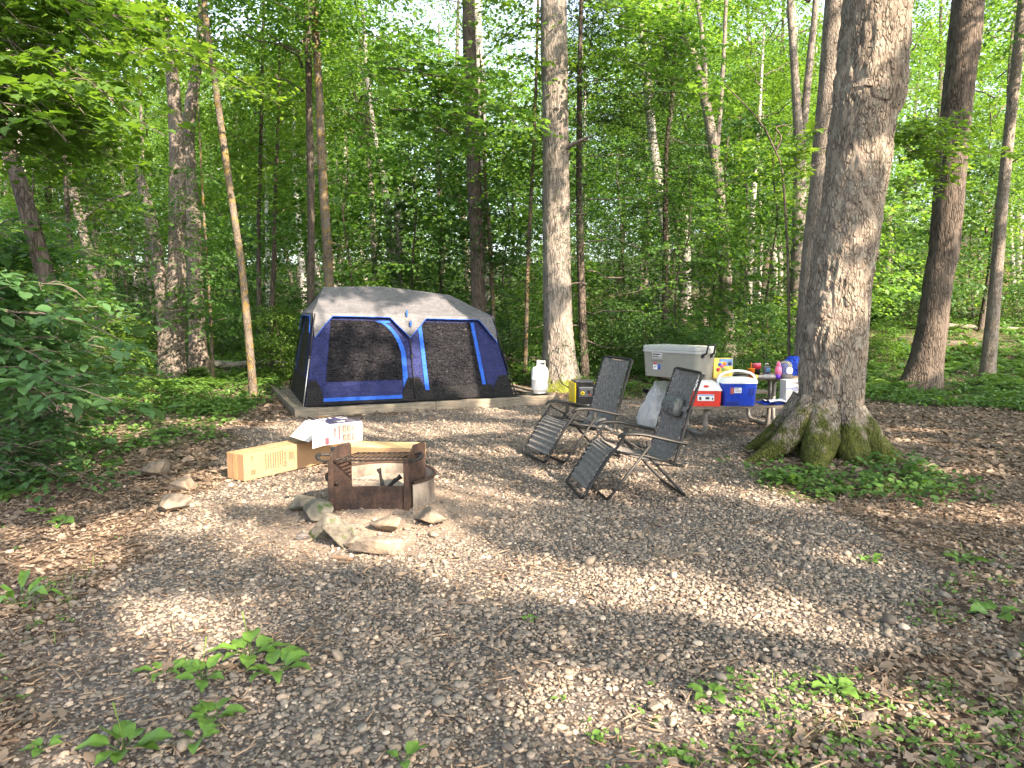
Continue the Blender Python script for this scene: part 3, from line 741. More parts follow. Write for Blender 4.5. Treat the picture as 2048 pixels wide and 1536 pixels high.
named_tree('slim_grey_tree', [(752,640,14),(748,500,13),(742,380,12),(736,280,11),(731,180,8),(722,100,6)], 24, m_barkG, 'slim grey forked trunk behind the left half of the tent roof', H=14, seg=10, flare=.1, seed=29,
      forks=[([(739,300,7),(722,230,6),(700,160,5)], 0)], crown_at=[('mid', 1, -.6, 4, .8, .7)])
named_tree('roof_edge_sapling', [(988,690,9),(984,560,8),(978,450,8),(970,350,7)], 18.0, m_barkY, 'thin sapling right of the furrowed trunk', H=8, seg=8, flare=.1, seed=30, crown_at=[('under', 2, -.3, 2.0, .7, .2)])
named_tree('lit_sapling', [(1050,735,10),(1053,640,9),(1056,520,9),(1062,400,8),(1068,280,7),(1074,100,6)], 16.5, m_barkY, 'thin pale sapling between the tent and the straight grey trunk', H=11, seg=9, flare=.2, seed=31, crown_at=[('under', 1, .2, 3.6, .8, .6)])
named_tree('curved_grey_tree', [(1456,668,30),(1452,590,27),(1447,500,25),(1441,400,24),(1428,300,22),(1408,190,19),(1385,110,17),(1352,40,14),(1318,-20,12)], 21.0, m_barkG,
      'grey trunk curving left and forking high above the big cooler', H=14, seg=18, ridge=.04, flare=.3, seed=32, forks=[([(1412,220,13),(1408,120,11),(1400,40,9),(1392,-40,8)], 15), ([(1432,330,10),(1440,230,9),(1448,100,8),(1452,0,7)], 14)],
      crown_at=[('high', 0, -1.5, 3, .9, .4)])
named_tree('double_stem_tree', [(1590,700,34),(1594,600,30),(1597,450,26),(1600,340,25),(1594,220,18),(1585,80,14),(1580,0,12)], 22.0, m_barkG,
      'grey trunk with a high fork left of the huge leaning tree', H=15, seg=16, ridge=.05, flare=.3, seed=33, forks=[([(1600,330,17),(1612,200,16),(1624,80,14),(1632,0,12)], 15)], crown_at=[('high', 1, 0, 3, .9, 2.4)])
named_tree('distant_leaning_tree', [(1496,640,15),(1500,520,14),(1506,400,12),(1516,270,9)], 27, m_barkL, 'distant pale trunk between the curved grey and the high forked trees', H=12, seg=9, flare=.1, seed=34, crown_at=[('mid', 0, .3, 4, .8, .2)])
named_tree('crooked_dead_tree', [(1577,560,6),(1574,480,5),(1568,380,5),(1562,330,4),(1545,290,4),(1525,250,3),(1490,210,3),(1450,170,2)], 12.8, m_barkD,
      'crooked bare dark sapling bending left beside the high forked trunk', H=0, seg=7, flare=.1, seed=35, forks=[([(1553,300,4),(1562,275,4),(1552,255,3),(1578,250,3)], 0), ([(1530,258,4),(1515,235,3),(1535,232,2)], 0)])
named_tree('leaning_dark_tree', [(120,700,40),(104,600,36),(82,520,34),(55,420,32),(25,320,30),(-5,220,28),(-60,50,26)], 9.8, m_barkD,
      'dark trunk leaning out of the left edge among the shrub leaves', H=9, seg=20, ridge=.05, flare=.3, seed=36)
named_tree('left_lit_tree', [(98,690,24),(75,560,21),(50,430,20),(38,300,18),(28,180,17),(18,60,15)], 19, m_barkL, 'pale lit trunk seen through leaves near the left edge', H=15, seg=12, flare=.2, seed=37, crown_at=[('high', 1, -.5, 1, .8, .4)])
named_tree('left_arching_tree', [(205,690,22),(190,560,19),(160,440,18),(135,330,16),(128,200,14),(122,80,12)], 21, m_barkG, 'grey trunk seen through leaves left of the double trunk', H=15, seg=12, flare=.2, seed=38, forks=[([(165,440,10),(200,410,9),(262,385,7)], 0)], crown_at=[('high', 2, -.5, 1, .8, .4)])
# evergreen with drooping dark needles
P = A(1172, 600, 16.4)
t = empty('hemlock_tree', (P.x, 16.4, TZ(P.x, 16.4)), .4, 'dark evergreen with drooping needle branches behind the generator', 'evergreen tree')
child('trunk', TM['hem'][0][0], t); c = child('crown', CR['hem'][0], t); child('limbs', LB['hem'][0], c)
P = A(1330, 600, 17.8)
t = empty('hemlock_tree', (P.x, 17.8, TZ(P.x, 17.8)), 2.0, 'second dark evergreen farther back behind the big cooler', 'evergreen tree'); t.scale = (.95,.95,.8)
child('trunk', TM['hem'][0][1], t); c = child('crown', CR['hem'][1], t); child('limbs', LB['hem'][1], c)
P = A(165, 600, 14.5)
t = empty('hemlock_tree', (P.x, 14.5, TZ(P.x, 14.5)), 1.0, 'dark evergreen in shadow behind the shrub at the left', 'evergreen tree'); t.scale = (.8,.8,.55)
child('trunk', TM['hem'][0][0], t); c = child('crown', CR['hem'][1], t); child('limbs', LB['hem'][1], c)

# ------------------------------------------------------------------ the woods behind: one of each kind, then copies
NAMED_PX = [343,399,507,622,664,752,798,960,1117,1172,1330,1455,1595,1660,1860,1980]
r = np.random.RandomState(77); placed = []
def ok(x, y, d):
    for (a, b, e) in placed:
        if (a-x)**2+(b-y)**2 < max(d, e)**2*.5: return False
    return True
def wood(kind, n, ylo, yhi, dmin, label, cat, group, xk=.80, smin=.8, smax=1.2, xlo=None, cond=None):
    k = 0; tries = 0
    while k < n and tries < n*60:
        tries += 1
        y = ylo+(yhi-ylo)*r.rand(); x = (r.rand()*2-1)*(xk*y+3)
        if cond and not cond(x, y): continue
        if not ok(x, y, dmin): continue
        placed.append((x, y, dmin)); s = smin+(smax-smin)*r.rand()
        stock_tree(kind, x, y, r.rand()*6.28, s, r.randint(4), r.randint(3), label, cat, group); k += 1
    return k
wood('tall', 62, 26, 66, 2.2, 'tall slender tree deep in the woods behind the campsite', 'tree', 'tall slender trees in the woods')
wood('mid', 40, 25, 52, 2.0, 'middle sized leafy tree in the woods behind the campsite', 'tree', 'leafy trees in the woods')
wood('under', 40, 20.5, 44, 1.8, 'young layered understory tree behind the campsite', 'tree', 'young understory trees', smin=.5, smax=.85, cond=lambda x, y: not (x > 5 and y < 27))
wood('bush', 36, 17.5, 36, 1.2, 'low leafy bush at the edge of the woods', 'bush', 'bushes at the edge of the woods', smin=.6, smax=.95, cond=lambda x, y: not (x > 4.5 and y < 27) and not (x < -4 and y < 22))

# far woods beyond the last trees one can tell apart: one leafy mass
q = np.random.RandomState(88); n = 26000; y = 68+20*q.rand(n); x = (q.rand(n)*2-1)*78
h = 24*q.rand(n)**.9*(.75+.5*fbm(x*.10, y*.1, 2.2)); C = np.stack([x, y, terrain(x, y)+h], 1)
k = fbm(x*.22, h*.25, y*.2) > .40; C = C[k]; n = len(C)
V, F = sprays(C, q.rand(n)*6.28, np.full(n, 1.1), 7, 5, .42, T_DIAM, jit=.5)
o = np_obj('far_woods', V, F, m_leafA); tag(o, 'distant leafy woods closing the view behind the trees', kind='stuff')
# ------------------------------------------------------------------ unseen trees added behind the camera: crowns shaped to throw the dappled shade
COT = 1/math.tan(ELEV)
LIT = []   # openings carved in the canopy where sun should land: (ground x, y, radius x, radius y, angle)
def lit(px, py, rx, ry, ang=0, z=0.0):
    p = G(px, py, z); LIT.append((p.x-z*COT*SX, p.y-z*COT*SY, rx, ry, R(ang)))
def litY(px, py, Y, rx, ry, ang=0):
    p = A(px, py, Y); LIT.append((p.x-p.z*COT*SX, p.y-p.z*COT*SY, rx, ry, R(ang)))
lit(985,965,1.0,.5,-12); lit(900,940,.5,.3); lit(560,985,.9,.30,5); lit(700,1075,.75,.32,0); lit(770,1080,.35,.25)
lit(230,1065,.75,.16,10); lit(310,1035,.4,.14,10); lit(110,1120,.3,.12)
lit(1470,985,.42,.12,-10); lit(1560,1000,.2,.08); lit(1290,955,.2,.1); lit(1230,915,.3,.12)
lit(1110,1160,.75,.20,-12); lit(1330,1175,.70,.20,-18); lit(940,1120,.35,.15,-10); lit(1560,1245,.38,.09,-25); lit(1450,1215,.25,.08,-20)
lit(1290,1430,.34,.17,-10); lit(1180,1390,.16,.07); lit(1340,1500,.2,.08); lit(1620,1400,.28,.08,-20); lit(1750,1440,.2,.07)
lit(410,1240,.22,.09,30); lit(440,1310,.16,.07); lit(350,1215,.15,.06)
lit(1930,1025,.7,.14,-5); lit(1780,860,.8,.10); lit(1900,950,.4,.07); lit(2010,900,.6,.12); lit(1650,1120,.25,.06); lit(1800,985,.3,.08); lit(1830,880,.7,.16); lit(1500,845,.30,.10); lit(1540,848,.4,.12); lit(1400,850,.2,.08)
lit(820,860,1.2,.45,10); lit(640,850,.8,.3,10); lit(1150,870,.7,.16); lit(1000,905,.9,.2); lit(1120,835,.7,.15); lit(1300,930,.4,.12)
lit(620,900,.6,.45,0,.2); lit(520,925,.35,.3,0,.2); lit(470,930,.25,.3,0,.2); lit(690,860,.45,.3,0,.4)      # the cartons
litY(700,620,12.5,.35,.5); litY(830,620,13,.28,.9,-20); litY(900,610,13.3,.45,.35,0); litY(965,650,13,.4,.7); litY(900,720,12.8,.55,.5,-30); litY(980,760,12.9,.5,.4); litY(740,720,12.2,.25,.25); litY(870,650,12.9,.3,.3)
litY(1135,670,14.6,.30,.7); litY(1140,720,14.6,.28,.3); litY(1120,390,14.8,.15,.35)
litY(1700,600,7.5,.16,.35); litY(1720,470,7.4,.12,.3); litY(1650,560,7.5,.12,.18); litY(1735,60,7.5,.12,.7); litY(1750,110,7.5,.1,.7)
litY(1900,640,15,.25,1.0); litY(1925,350,15,.2,.8); litY(1885,700,15,.3,.5)
litY(350,690,16.4,.6,.6); litY(345,560,16.4,.4,.5); litY(400,690,18,.3,.4); litY(502,700,13.8,.4,1.2)
litY(220,650,7.5,.5,.35); litY(120,600,5.4,.4,.25); litY(290,640,8,.3,.3); litY(300,790,15,1.6,.8); litY(200,800,12,.8,.4); litY(100,640,8.5,.5,.7); litY(470,790,14,1.0,.5); litY(420,850,10.5,.5,.3)
litY(1100,770,13.9,.5,.9); litY(1400,700,9.9,.2,.2); litY(1240,600,16,1.0,1.5)
LA = np.array(LIT)
def lit_at(x, y):
    """0..1 how open the canopy is along the sun ray that ends at ground x,y"""
    o = np.zeros(x.shape)
    wx = x+(fbm(x*2.3, y*2.3, 1.1, 3)-.5)*.45; wy = y+(fbm(x*2.3+30, y*2.3, 5.1, 3)-.5)*.45
    for (a, b, rx, ry, an) in LIT:
        dx, dy = wx-a, wy-b; c, s = math.cos(an), math.sin(an)
        d = ((dx*c+dy*s)/(rx*1.25+.12))**2+((-dx*s+dy*c)/(ry*1.28+.11))**2
        o = np.maximum(o, 1-sstep(.75, 1.35, d))
    return o
r = np.random.RandomState(123)
SHADE = [(9.5,-4.5),(15.5,-9),(4.5,-10.5),(18.5,1.5),(12,-15),(21,-5),(14.5,-1.5),(-2.5,-7),(24,5)]
N = 190000
qx = -15+31*r.rand(N); qy = -.5+25*r.rand(N)
h = 9.5+6.5*r.rand(N)
open_ = lit_at(qx, qy)
far = np.clip(sstep(14.5, 18, qy)+sstep(-8, -10.5, qx), 0, 1)
gap = fbm(qx*.75, qy*.75, 9.7, 3)
dens = np.where(open_ > r.rand(N)*.98+.01, 0.006, 1.0)
dens *= (1-far)+far*sstep(.42, .56, gap)*.7
dens *= .6+.4*sstep(.18, .40, fbm(qx*1.9, qy*1.9, 3.7, 3))
k = r.rand(N) < dens
qx, qy, h = qx[k], qy[k], h[k]
C = np.stack([qx+h*COT*SX, qy+h*COT*SY, h], 1)
ST = np.array(SHADE); own = np.argmin((C[:, None, 0]-ST[None, :, 0])**2+(C[:, None, 1]-ST[None, :, 1])**2, 1)
for i, (tx, ty) in enumerate(SHADE):
    c = C[own == i]; n = len(c)
    if n < 50: continue
    zt = TZ(tx, ty); t = empty('added_shade_tree', (tx, ty, zt), 0, 'unseen tree added behind the camera to cast dappled shade', 'tree', 'unseen trees added to cast the dappled shade')
    V, F = leaves(c-np.array([tx, ty, zt]), r.rand(n)*6.28, r.randn(n)*.35-.1, r.randn(n)*.35, .185*np.exp(r.randn(n)*.22), T_DIAM, 1.25)
    cr = np_obj('crown', V, F, m_leafA, t)
    pts = [(0,0,-.1,.26),(.1,.05,3,.23),(.0,.1,7,.19),(.15,0,11,.12),(.1,.1,15,.04)]
    L = []
    for j in range(9):
        q = c[r.randint(n)]; e = q-np.array([tx, ty, zt]); z0 = 7+j*.6
        L.append(trunk_arrays([(0,0,z0,.07),(e[0]*.3,e[1]*.3,z0+(e[2]-z0)*.5,.045),(e[0]*.7,e[1]*.7,z0+(e[2]-z0)*.85,.025),(e[0],e[1],e[2],.006)], 6, 9, 0))
    np_obj('trunk', *trunk_arrays(pts, 12, 20, .05, .5, 5, i), m_barkG, t, True); np_obj('limbs', *stack(L), m_branch, cr, True)
# ------------------------------------------------------------------ object materials
def fabric(name, col, rough=.65, wr=.5, scale=5, fold=3.0, bd=.03, sheen=0):
    t = NT(name); v = t.coord('Object')
    big = t.noise(t.coord('Object', (1, 1, 2.2)), scale, 3, .5); sm = t.noise(v, scale*fold, 4, .6)
    cr = t.noise(t.coord('Object', (1, 1.0, 2.6)), scale*1.6, 2, .4); cr = t.math('SUBTRACT', 1.0, t.math('ABSOLUTE', t.math('MULTIPLY', t.math('SUBTRACT', cr, .5), 5.0)), True); cr2 = t.noise(t.coord('Object', (1.6, 1.0, 1.4)), scale*2.6, 2, .4); cr2 = t.math('SUBTRACT', 1.0, t.math('ABSOLUTE', t.math('MULTIPLY', t.math('SUBTRACT', cr2, .5), 7.0)), True)
    h = t.math('ADD', t.math('ADD', big, t.math('MULTIPLY', sm, .35)), t.math('ADD', t.math('MULTIPLY', cr, .55), t.math('MULTIPLY', cr2, .3)))
    c = t.ramp(t.noise(v, 9, 4), [(.3, tuple(k*.85 for k in col)), (.7, tuple(min(1, k*1.12) for k in col))])
    return t.done(t.princ(c, rough, 0, t.bump(t.noise(v, 600, 2), .1, .001, t.bump(h, wr, bd)), .18))
f_fly = fabric('tent_fly_grey', (.092,.094,.106), .6, .55, 3.2)
f_blue = fabric('tent_blue', (.014,.019,.080), .55, .7, 7)
f_trim = fabric('tent_bright_blue', (.018,.085,.42), .5, .5, 12)
f_mesh = fabric('tent_dark_panel', (.007,.007,.010), .5, .8, 4.2, 2.2, .07)
f_base = fabric('tent_charcoal', (.013,.013,.015), .6, .9, 8)
m_black = plain('black_metal', (.005,.005,.006), .6, 0, .2, 30, .1, 90, .001)
m_blackp = plain('black_plastic', (.009,.009,.010), .55, 0, .2, 30, .15, 120, .001)
m_silver = plain('silver_metal', (.55,.55,.56), .35, .8, .1)
t = NT('rusty_steel'); v = t.coord('Object')
n = t.noise(v, 7, 7, .7)
c = t.ramp(n, [(.3, (.018,.013,.012)), (.47, (.036,.023,.019)), (.6, (.068,.040,.029)), (.75, (.14,.095,.075))])
c = t.mix(t.ramp(t.noise(v, 60, 5, .8), [(.6, 0), (.75, .5)]), c, (.33,.29,.26))
m_rust = t.done(t.princ(c, .75, .25, t.bump(t.noise(v, 45, 6, .7), .5, .004), .3))
t = NT('ashy_ring_steel'); v = t.coord('Object'); 
c = t.ramp(t.noise(t.coord('Object', (1, 1, .5)), 6, 7, .7), [(.3, (.06,.05,.043)), (.45, (.16,.135,.115)), (.65, (.27,.235,.20)), (.8, (.20,.14,.10))])
c = t.mix(t.ramp(t.noise(v, 70, 4, .8), [(.58, 0), (.7, .6)]), c, (.06,.05,.045))
m_ring = t.done(t.princ(c, .85, .1, t.bump(t.noise(v, 60, 5), .4, .003), .2))
def woodmat(name, c0, c1, c2, sc=(1, 14, 14)):
    t = NT(name); v = t.coord('Object', sc)
    n = t.noise(v, 3.5, 7, .65); c = t.ramp(n, [(.28, c0), (.5, c1), (.72, c2)])
    c = t.mix(t.ramp(t.noise(t.coord('Object'), 5, 5, .7), [(.45, 0), (.7, .45)]), c, tuple(k*.5 for k in c0))
    return t.done(t.princ(c, .8, 0, t.bump(n, .5, .004), .25))
m_timber = woodmat('weathered_timber', (.085,.075,.060), (.17,.15,.12), (.27,.24,.19))
m_plank = woodmat('table_plank', (.11,.085,.055), (.22,.17,.11), (.34,.27,.17))
m_plankd = woodmat('bench_plank_worn', (.085,.072,.057), (.16,.138,.11), (.25,.22,.175))
m_pipe = plain('galvanised_pipe', (.26,.245,.225), .55, .5, .2, 12)
m_card = plain('cardboard', (.27,.168,.088), .8, 0, .09, 6, .2, 120, .001)
m_cardlit = plain('cardboard_sunlit', (.56,.40,.20), .8, 0, .09, 6, .2, 120, .001)  # paler cardboard: sunlight on the rear box put into the colour
m_ink = plain('print_black', (.05,.04,.035), .7, 0, .1)
m_white = plain('white_print_board', (.50,.485,.48), .5, 0, .03, 8, .05)
m_whitep = plain('white_plastic', (.80,.80,.80), .35, 0, .03, 8, .05)
m_tank = plain('white_enamel', (.78,.79,.80), .5, 0, .05, 5, .1)
m_red = plain('red_plastic', (.62,.035,.020), .35, 0, .06, 8, .06)
m_bluep = plain('blue_plastic', (.010,.045,.42), .35, 0, .06, 8, .06)
m_grey = plain('putty_grey_plastic', (.225,.222,.195), .5, 0, .05, 6, .15)
m_greyl = plain('pale_grey_plastic', (.36,.37,.36), .45, 0, .05, 6, .1)
m_yel = plain('yellow_plastic', (.68,.52,.01), .4, 0, .06)
m_or = plain('orange_plastic', (.75,.20,.02), .4, 0, .06)
m_pink = plain('pink_plastic', (.80,.16,.30), .35, 0, .06)
m_purp = plain('purple_plastic', (.10,.03,.42), .35, 0, .06)
m_navy = plain('navy_print', (.03,.03,.09), .5, 0, .3, 12)
m_redp = plain('red_print', (.55,.03,.05), .5, 0, .1)
m_lab = plain('sticker_white', (.72,.74,.77), .45, 0, .03)
m_labb = plain('sticker_blue', (.03,.10,.45), .45, 0, .05)
m_pict = plain('print_grey', (.10,.09,.10), .5, 0, .4, 30)
m_tan = plain('print_tan', (.34,.22,.15), .5, 0, .3, 25)
m_skyp = plain('print_light_blue', (.15,.30,.62), .5, 0, .3, 18)
m_yelp = plain('print_yellow', (.85,.62,.12), .5, 0, .12, 14)
m_grn = plain('print_green', (.25,.42,.10), .5, 0, .3, 20)
m_tarp = fabric('tarp_blue', (.012,.05,.42), .4, .8, 8)
m_cloth = fabric('white_towel', (.72,.74,.78), .9, .5, 14)
m_char = plain('charred_wood', (.018,.016,.015), .8, 0, .4, 20, .8, 40, .01)
m_ash = plain('ash_dirt', (.26,.215,.175), .95, 0, .35, 30, .8, 60, .01)
def glassy(name, col, rough=.1, tr=.85):
    t = NT(name); p = t.princ(col, rough, 0, None, .5); p.inputs['Transmission Weight'].default_value = tr; p.inputs['IOR'].default_value = 1.3
    return t.done(p)
m_clear = glassy('clear_plastic', (.85,.88,.9), .08)
t = NT('translucent_white_plastic'); v = t.coord('Object')
cq = t.noise(t.coord('Object', (1, 1, .5)), 9, 4, .6); cq = t.math('SUBTRACT', 1.0, t.math('ABSOLUTE', t.math('MULTIPLY', t.math('SUBTRACT', cq, .5), 6.0)), True); nb = t.bump(t.math('ADD', cq, t.noise(v, 16, 4)), 1.0, .05)
p = t.princ((.80,.82,.86), .25, 0, nb, .6); tr = t.n('BsdfTranslucent'); tr.inputs['Color'].default_value = (.8,.83,.88,1); tp = t.n('BsdfTransparent')
m1 = t.n('MixShader'); m1.inputs[0].default_value = .45; t.l(p.outputs[0], m1.inputs[1]); t.l(tr.outputs[0], m1.inputs[2])
m2 = t.n('MixShader'); m2.inputs[0].default_value = .18; t.l(m1.outputs[0], m2.inputs[1]); t.l(tp.outputs[0], m2.inputs[2])
m_bag = t.done(m2)
# woven sling cloth of the chairs: heathered charcoal
t = NT('heathered_sling'); v = t.coord('Object', (60, 60, 60)); vv = t.coord('Object', (22, 260, 22))
n = t.noise(vv, 1.0, 4, .7)
c = t.ramp(n, [(.38, (.035,.033,.032)), (.5, (.105,.100,.097)), (.62, (.27,.26,.25))])
m_sling = t.done(t.princ(c, .75, 0, t.bump(n, .4, .002), .3))
t = NT('pillow_cloth'); vv = t.coord('Object', (260, 22, 22)); n = t.noise(vv, 1.0, 4, .7)
c = t.ramp(n, [(.38, (.045,.050,.050)), (.5, (.085,.09,.09)), (.62, (.17,.175,.175))])
m_pillow = t.done(t.princ(c, .8, 0, t.bump(n, .4, .002), .3))

def Rz(a): return Matrix.Rotation(a, 4, 'Z')
# ------------------------------------------------------------------ timber platform
PA = R(24.0); c0 = G(590, 836); PX, PY = c0.x, c0.y
def pl(u, v): return (PX+u*math.cos(PA)-v*math.sin(PA), PY+u*math.sin(PA)+v*math.cos(PA))
plat = empty('tent_platform', (PX, PY, TZ(PX, PY)), PA, 'low weathered timber platform frame under the tent', 'platform')
PL, PD, PH = 4.72, 3.55, .135
def timber(mb, x0, y0, x1, y1, w=.095, h=PH):
    d = Vector((x1-x0, y1-y0, 0)); L = d.length; M = Matrix.Translation((x0, y0, 0))@Rz(math.atan2(d.y, d.x))
    mb.box((L/2, 0, h/2-.03), (L, w, h+.06), M, .008)
for seg in ((0,.05,2.33,.05), (2.335,.05,PL,.05)): mb = MB(); timber(mb, *seg); mb.build('timber', m_timber, plat)
mb = MB(); timber(mb, .048, .10, .048, PD); mb.build('timber', m_timber, plat)
mb = MB(); timber(mb, PL-.048, .10, PL-.048, PD); mb.build('timber', m_timber, plat)
mb = MB(); timber(mb, .0, PD+.05, PL, PD+.05); mb.build('timber', m_timber, plat)
mb = MB(); mb.grid(lambda a, b: (.09+a*(PL-.18), .09+b*(PD-.08), PH-.035+.012*math.sin(a*31)*math.sin(b*23)), 40, 30)
t = NT('platform_gravel_fill'); v = t.coord('Object'); vc = t.n('TexVoronoi'); vc.inputs['Scale'].default_value = 45; t.l(v, vc.inputs['Vector'])
hs = t.n('SeparateColor'); t.l(vc.outputs['Color'], hs.inputs[0])
cc = t.ramp(hs.outputs[0], [(0, (.06,.052,.045)), (.5, (.15,.135,.115)), (1, (.30,.26,.22))])
mb.build('gravel_fill', t.done(t.princ(cc, .9, 0, t.bump(vc.outputs['Distance'], -.8, .02), .2)), plat)

# ------------------------------------------------------------------ the tent
TA = R(21.8); tc = G(610, 815, .1); TL, TD = 3.72, 2.75
tent = empty('cabin_tent', (tc.x, tc.y, .12), TA, 'large blue cabin tent with a grey roof fly and black mesh door panels', 'tent')
EZ = [1.60, 1.60, 1.55]
def foot(u): return Vector((u*TL, 0, 0))
def eave(u):
    z = 1.50+.02*math.cos(u*math.pi)-.05*u; return Vector((.27+u*(TL-.54), .50, z))
def ridge(u):  # along the roof
    z = 2.00+.02*math.sin(u*math.pi)-.13*max(0, u-.45)/.55*1.0; return Vector((.52+u*(TL-1.32), TD/2, z))
def wallF(u, s, off=0.0):
    p = foot(u).lerp(eave(u), s); bow = -.03*math.sin(math.pi*s)*abs(math.sin(2*math.pi*u))
    n = (float(fbm(u*9, s*5, 2.0))-.5)*.030+(float(vnoise(u*26+s*9, s*17-u*8, 5.0))-.5)*.014
    return p+Vector((0, -.95, .30))*(off+n*math.sin(math.pi*min(1, max(0, s*1.0)))+bow*0)
def wallL(v, s, off=0.0, right=False):
    a = Vector((0, v*TD, 0)); b = Vector((.27, .5+v*(TD-1.0), 1.52)); p = a.lerp(b, s)
    n = (float(fbm(v*7, s*5, 9.0))-.5)*.04
    p = p+Vector((-.98, 0, .2))*(off+n*math.sin(math.pi*s))
    if right: p.x = TL-p.x; 
    return p
mb = MB(); mb.grid(lambda a, b: wallF(a, b), 150, 50); mb.build('front_wall', f_blue, tent)
mb = MB(); mb.grid(lambda a, b: wallL(a, b), 40, 24); mb.build('end_wall', f_blue, tent)
mb = MB(); mb.grid(lambda a, b: wallL(a, b, 0, True), 40, 24); mb.build('end_wall', f_blue, tent)
mb = MB(); mb.grid(lambda a, b: Vector((a*TL, TD, 0)).lerp(Vector((.27+a*(TL-.54), TD-.5, 1.52)), b), 30, 12); mb.build('back_wall', f_blue, tent)
def panel(name, mat, lo, hi, s0, s1, off, nu=40, nv=30, fn=None):
    fn = fn or wallF; mb = MB()
    def f(a, b):
        s = s0+(s1-s0)*b; x = lo(s)+(hi(s)-lo(s))*a; return fn(x, s, off)
    mb.grid(f, nu, nv); return mb.build(name, mat, tent)
# door panel with the curved corner
def doorR(s):
    if s < .55: return .452
    k = min(1, (s-.55)/.37); return .452-.115*(1-math.sqrt(max(0, 1-k*k)))*1.0-.02*k
panel('door_panel', f_mesh, lambda s: .082, doorR, .25, .93, .010, 70, 50)
panel('door_trim', f_trim, lambda s: doorR(s)-.004, lambda s: doorR(s)+.020, .035, .925, .016, 3, 50)
panel('door_trim', f_trim, lambda s: .335-.0*s, lambda s: .40, .905, .93, .017, 16, 2)
panel('door_trim', f_trim, lambda s: .070, lambda s: .452, .035, .075, .016, 40, 3)
panel('window_panel', f_mesh, lambda s: .565, lambda s: .875, .05, .93, .010, 60, 50)
panel('window_trim', f_trim, lambda s: .553, lambda s: .574, .12, .935, .016, 3, 40)
panel('window_trim', f_trim, lambda s: .864-.02*(1-s), lambda s: .884-.02*(1-s), .16, .935, .016, 3, 40)
def fan(c, w, s1, name='corner_panel'):
    lo = (lambda s: max(.002, c-w*(1-(s/s1)**2*.55))); hi = (lambda s: min(.998, c+w*(1-(s/s1)**2*.55)))
    panel(name, f_base, lo, hi, .004, s1, .020, 26, 14)
fan(0.0, .080, .27); fan(.50, .062, .27); fan(1.0, .105, .27)
panel('lower_skirt', f_base, lambda s: .002, lambda s: .998, .0, .035, .012, 80, 3)
panel('lower_skirt', f_base, lambda s: .56, lambda s: .90, .03, .16, .013, 30, 6)
panel('end_window', f_mesh, lambda s: .22, lambda s: .80, .30, .92, .012, 24, 20, wallL)
panel('end_trim', f_trim, lambda s: .185, lambda s: .205, .28, .95, .016, 2, 20, wallL)
panel('end_trim', f_trim, lambda s: .815, lambda s: .835, .28, .95, .016, 2, 20, wallL)
panel('lower_skirt', f_base, lambda s: .003, lambda s: .997, .0, .28, .014, 24, 8, wallL)
# roof fly: one skin with hanging points at the poles
def drop(u):
    return .055+.40*max(0, 1-abs(u-.0)/.10)**1.1+.42*max(0, 1-abs(u-.5)/.10)**1.1+.44*max(0, 1-abs(u-1.0)/.10)**1.1
fly = MB()
def roofF(a, b, side=1):
    e = eave(a)+Vector((0, -.05, .015)); r_ = ridge(a)
    e.x = e.x+(a-.5)*.10
    p = r_.lerp(e, b); sag = -.045*math.sin(math.pi*b)*(abs(math.sin(2*math.pi*a))); p.z += sag+(float(fbm(a*9, b*4, 3.0))-.5)*.03*math.sin(math.pi*min(1, b))
    if b > .75: p.z += .05*max(0, 1-abs(a-.5)/.07)*(b-.75)/.25
    if side < 0: p.y = TD-p.y
    return p
def hemF(a, b, side=1):
    e = roofF(a, 1.0); d = drop(a)*b
    p = e+Vector((0, -.31*d-.012*b, -.95*d)); p.y -= .02*math.sin(a*70)*b*.2
    # corner parts wrap: pull toward the pole line
    if side < 0: p.y = TD-p.y
    return p
for sd in (1, -1):
    fly.grid(lambda a, b: roofF(a, b, sd), 120, 24); fly.grid(lambda a, b: hemF(a, b, sd), 200, 8)
def roofE(a, b, right=False):
    u = 1.0 if right else 0.0
    A0 = roofF(u, 1.0); B0 = roofF(u, 1.0, -1); e = A0.lerp(B0, a); e.x += (-.05 if not right else .05)*math.sin(math.pi*a)
    p = ridge(u).lerp(e, b); p.z -= .03*math.sin(math.pi*b); return p
def hemE(a, b, right=False):
    e = roofE(a, 1.0, right); d = (.055+.30*max(0, 1-a/.11)**1.15+.30*max(0, 1-(1-a)/.11)**1.15)*b
    return e+Vector(((-.18 if not right else .18)*d, 0, -.97*d))
for rt in (False, True):
    fly.grid(lambda a, b: roofE(a, b, rt), 40, 16); fly.grid(lambda a, b: hemE(a, b, rt), 60, 6)
flyo = fly.build('roof_fly', f_fly, tent)
hm = MB(); hm.tube([hemF(i/200, 1.0)+Vector((0, -.004, 0)) for i in range(201)], .007, 6); hm.tube([hemE(i/60, 1.0)+Vector((-.004, 0, 0)) for i in range(61)], .009, 6)
hm.tube([hemE(i/60, 1.0, True) for i in range(61)], .009, 6)
hm.build('hem_binding', f_trim, flyo)
hb = MB(); q = roofF(.5, 1.0); hb.box((q.x-.03, q.y-.05, q.z-.02), (.03, .02, .11), None, .004); hb.box((q.x+.02, q.y-.11, q.z-.20), (.035, .02, .10), None, .004); hb.build('strap_loop', f_trim, flyo)
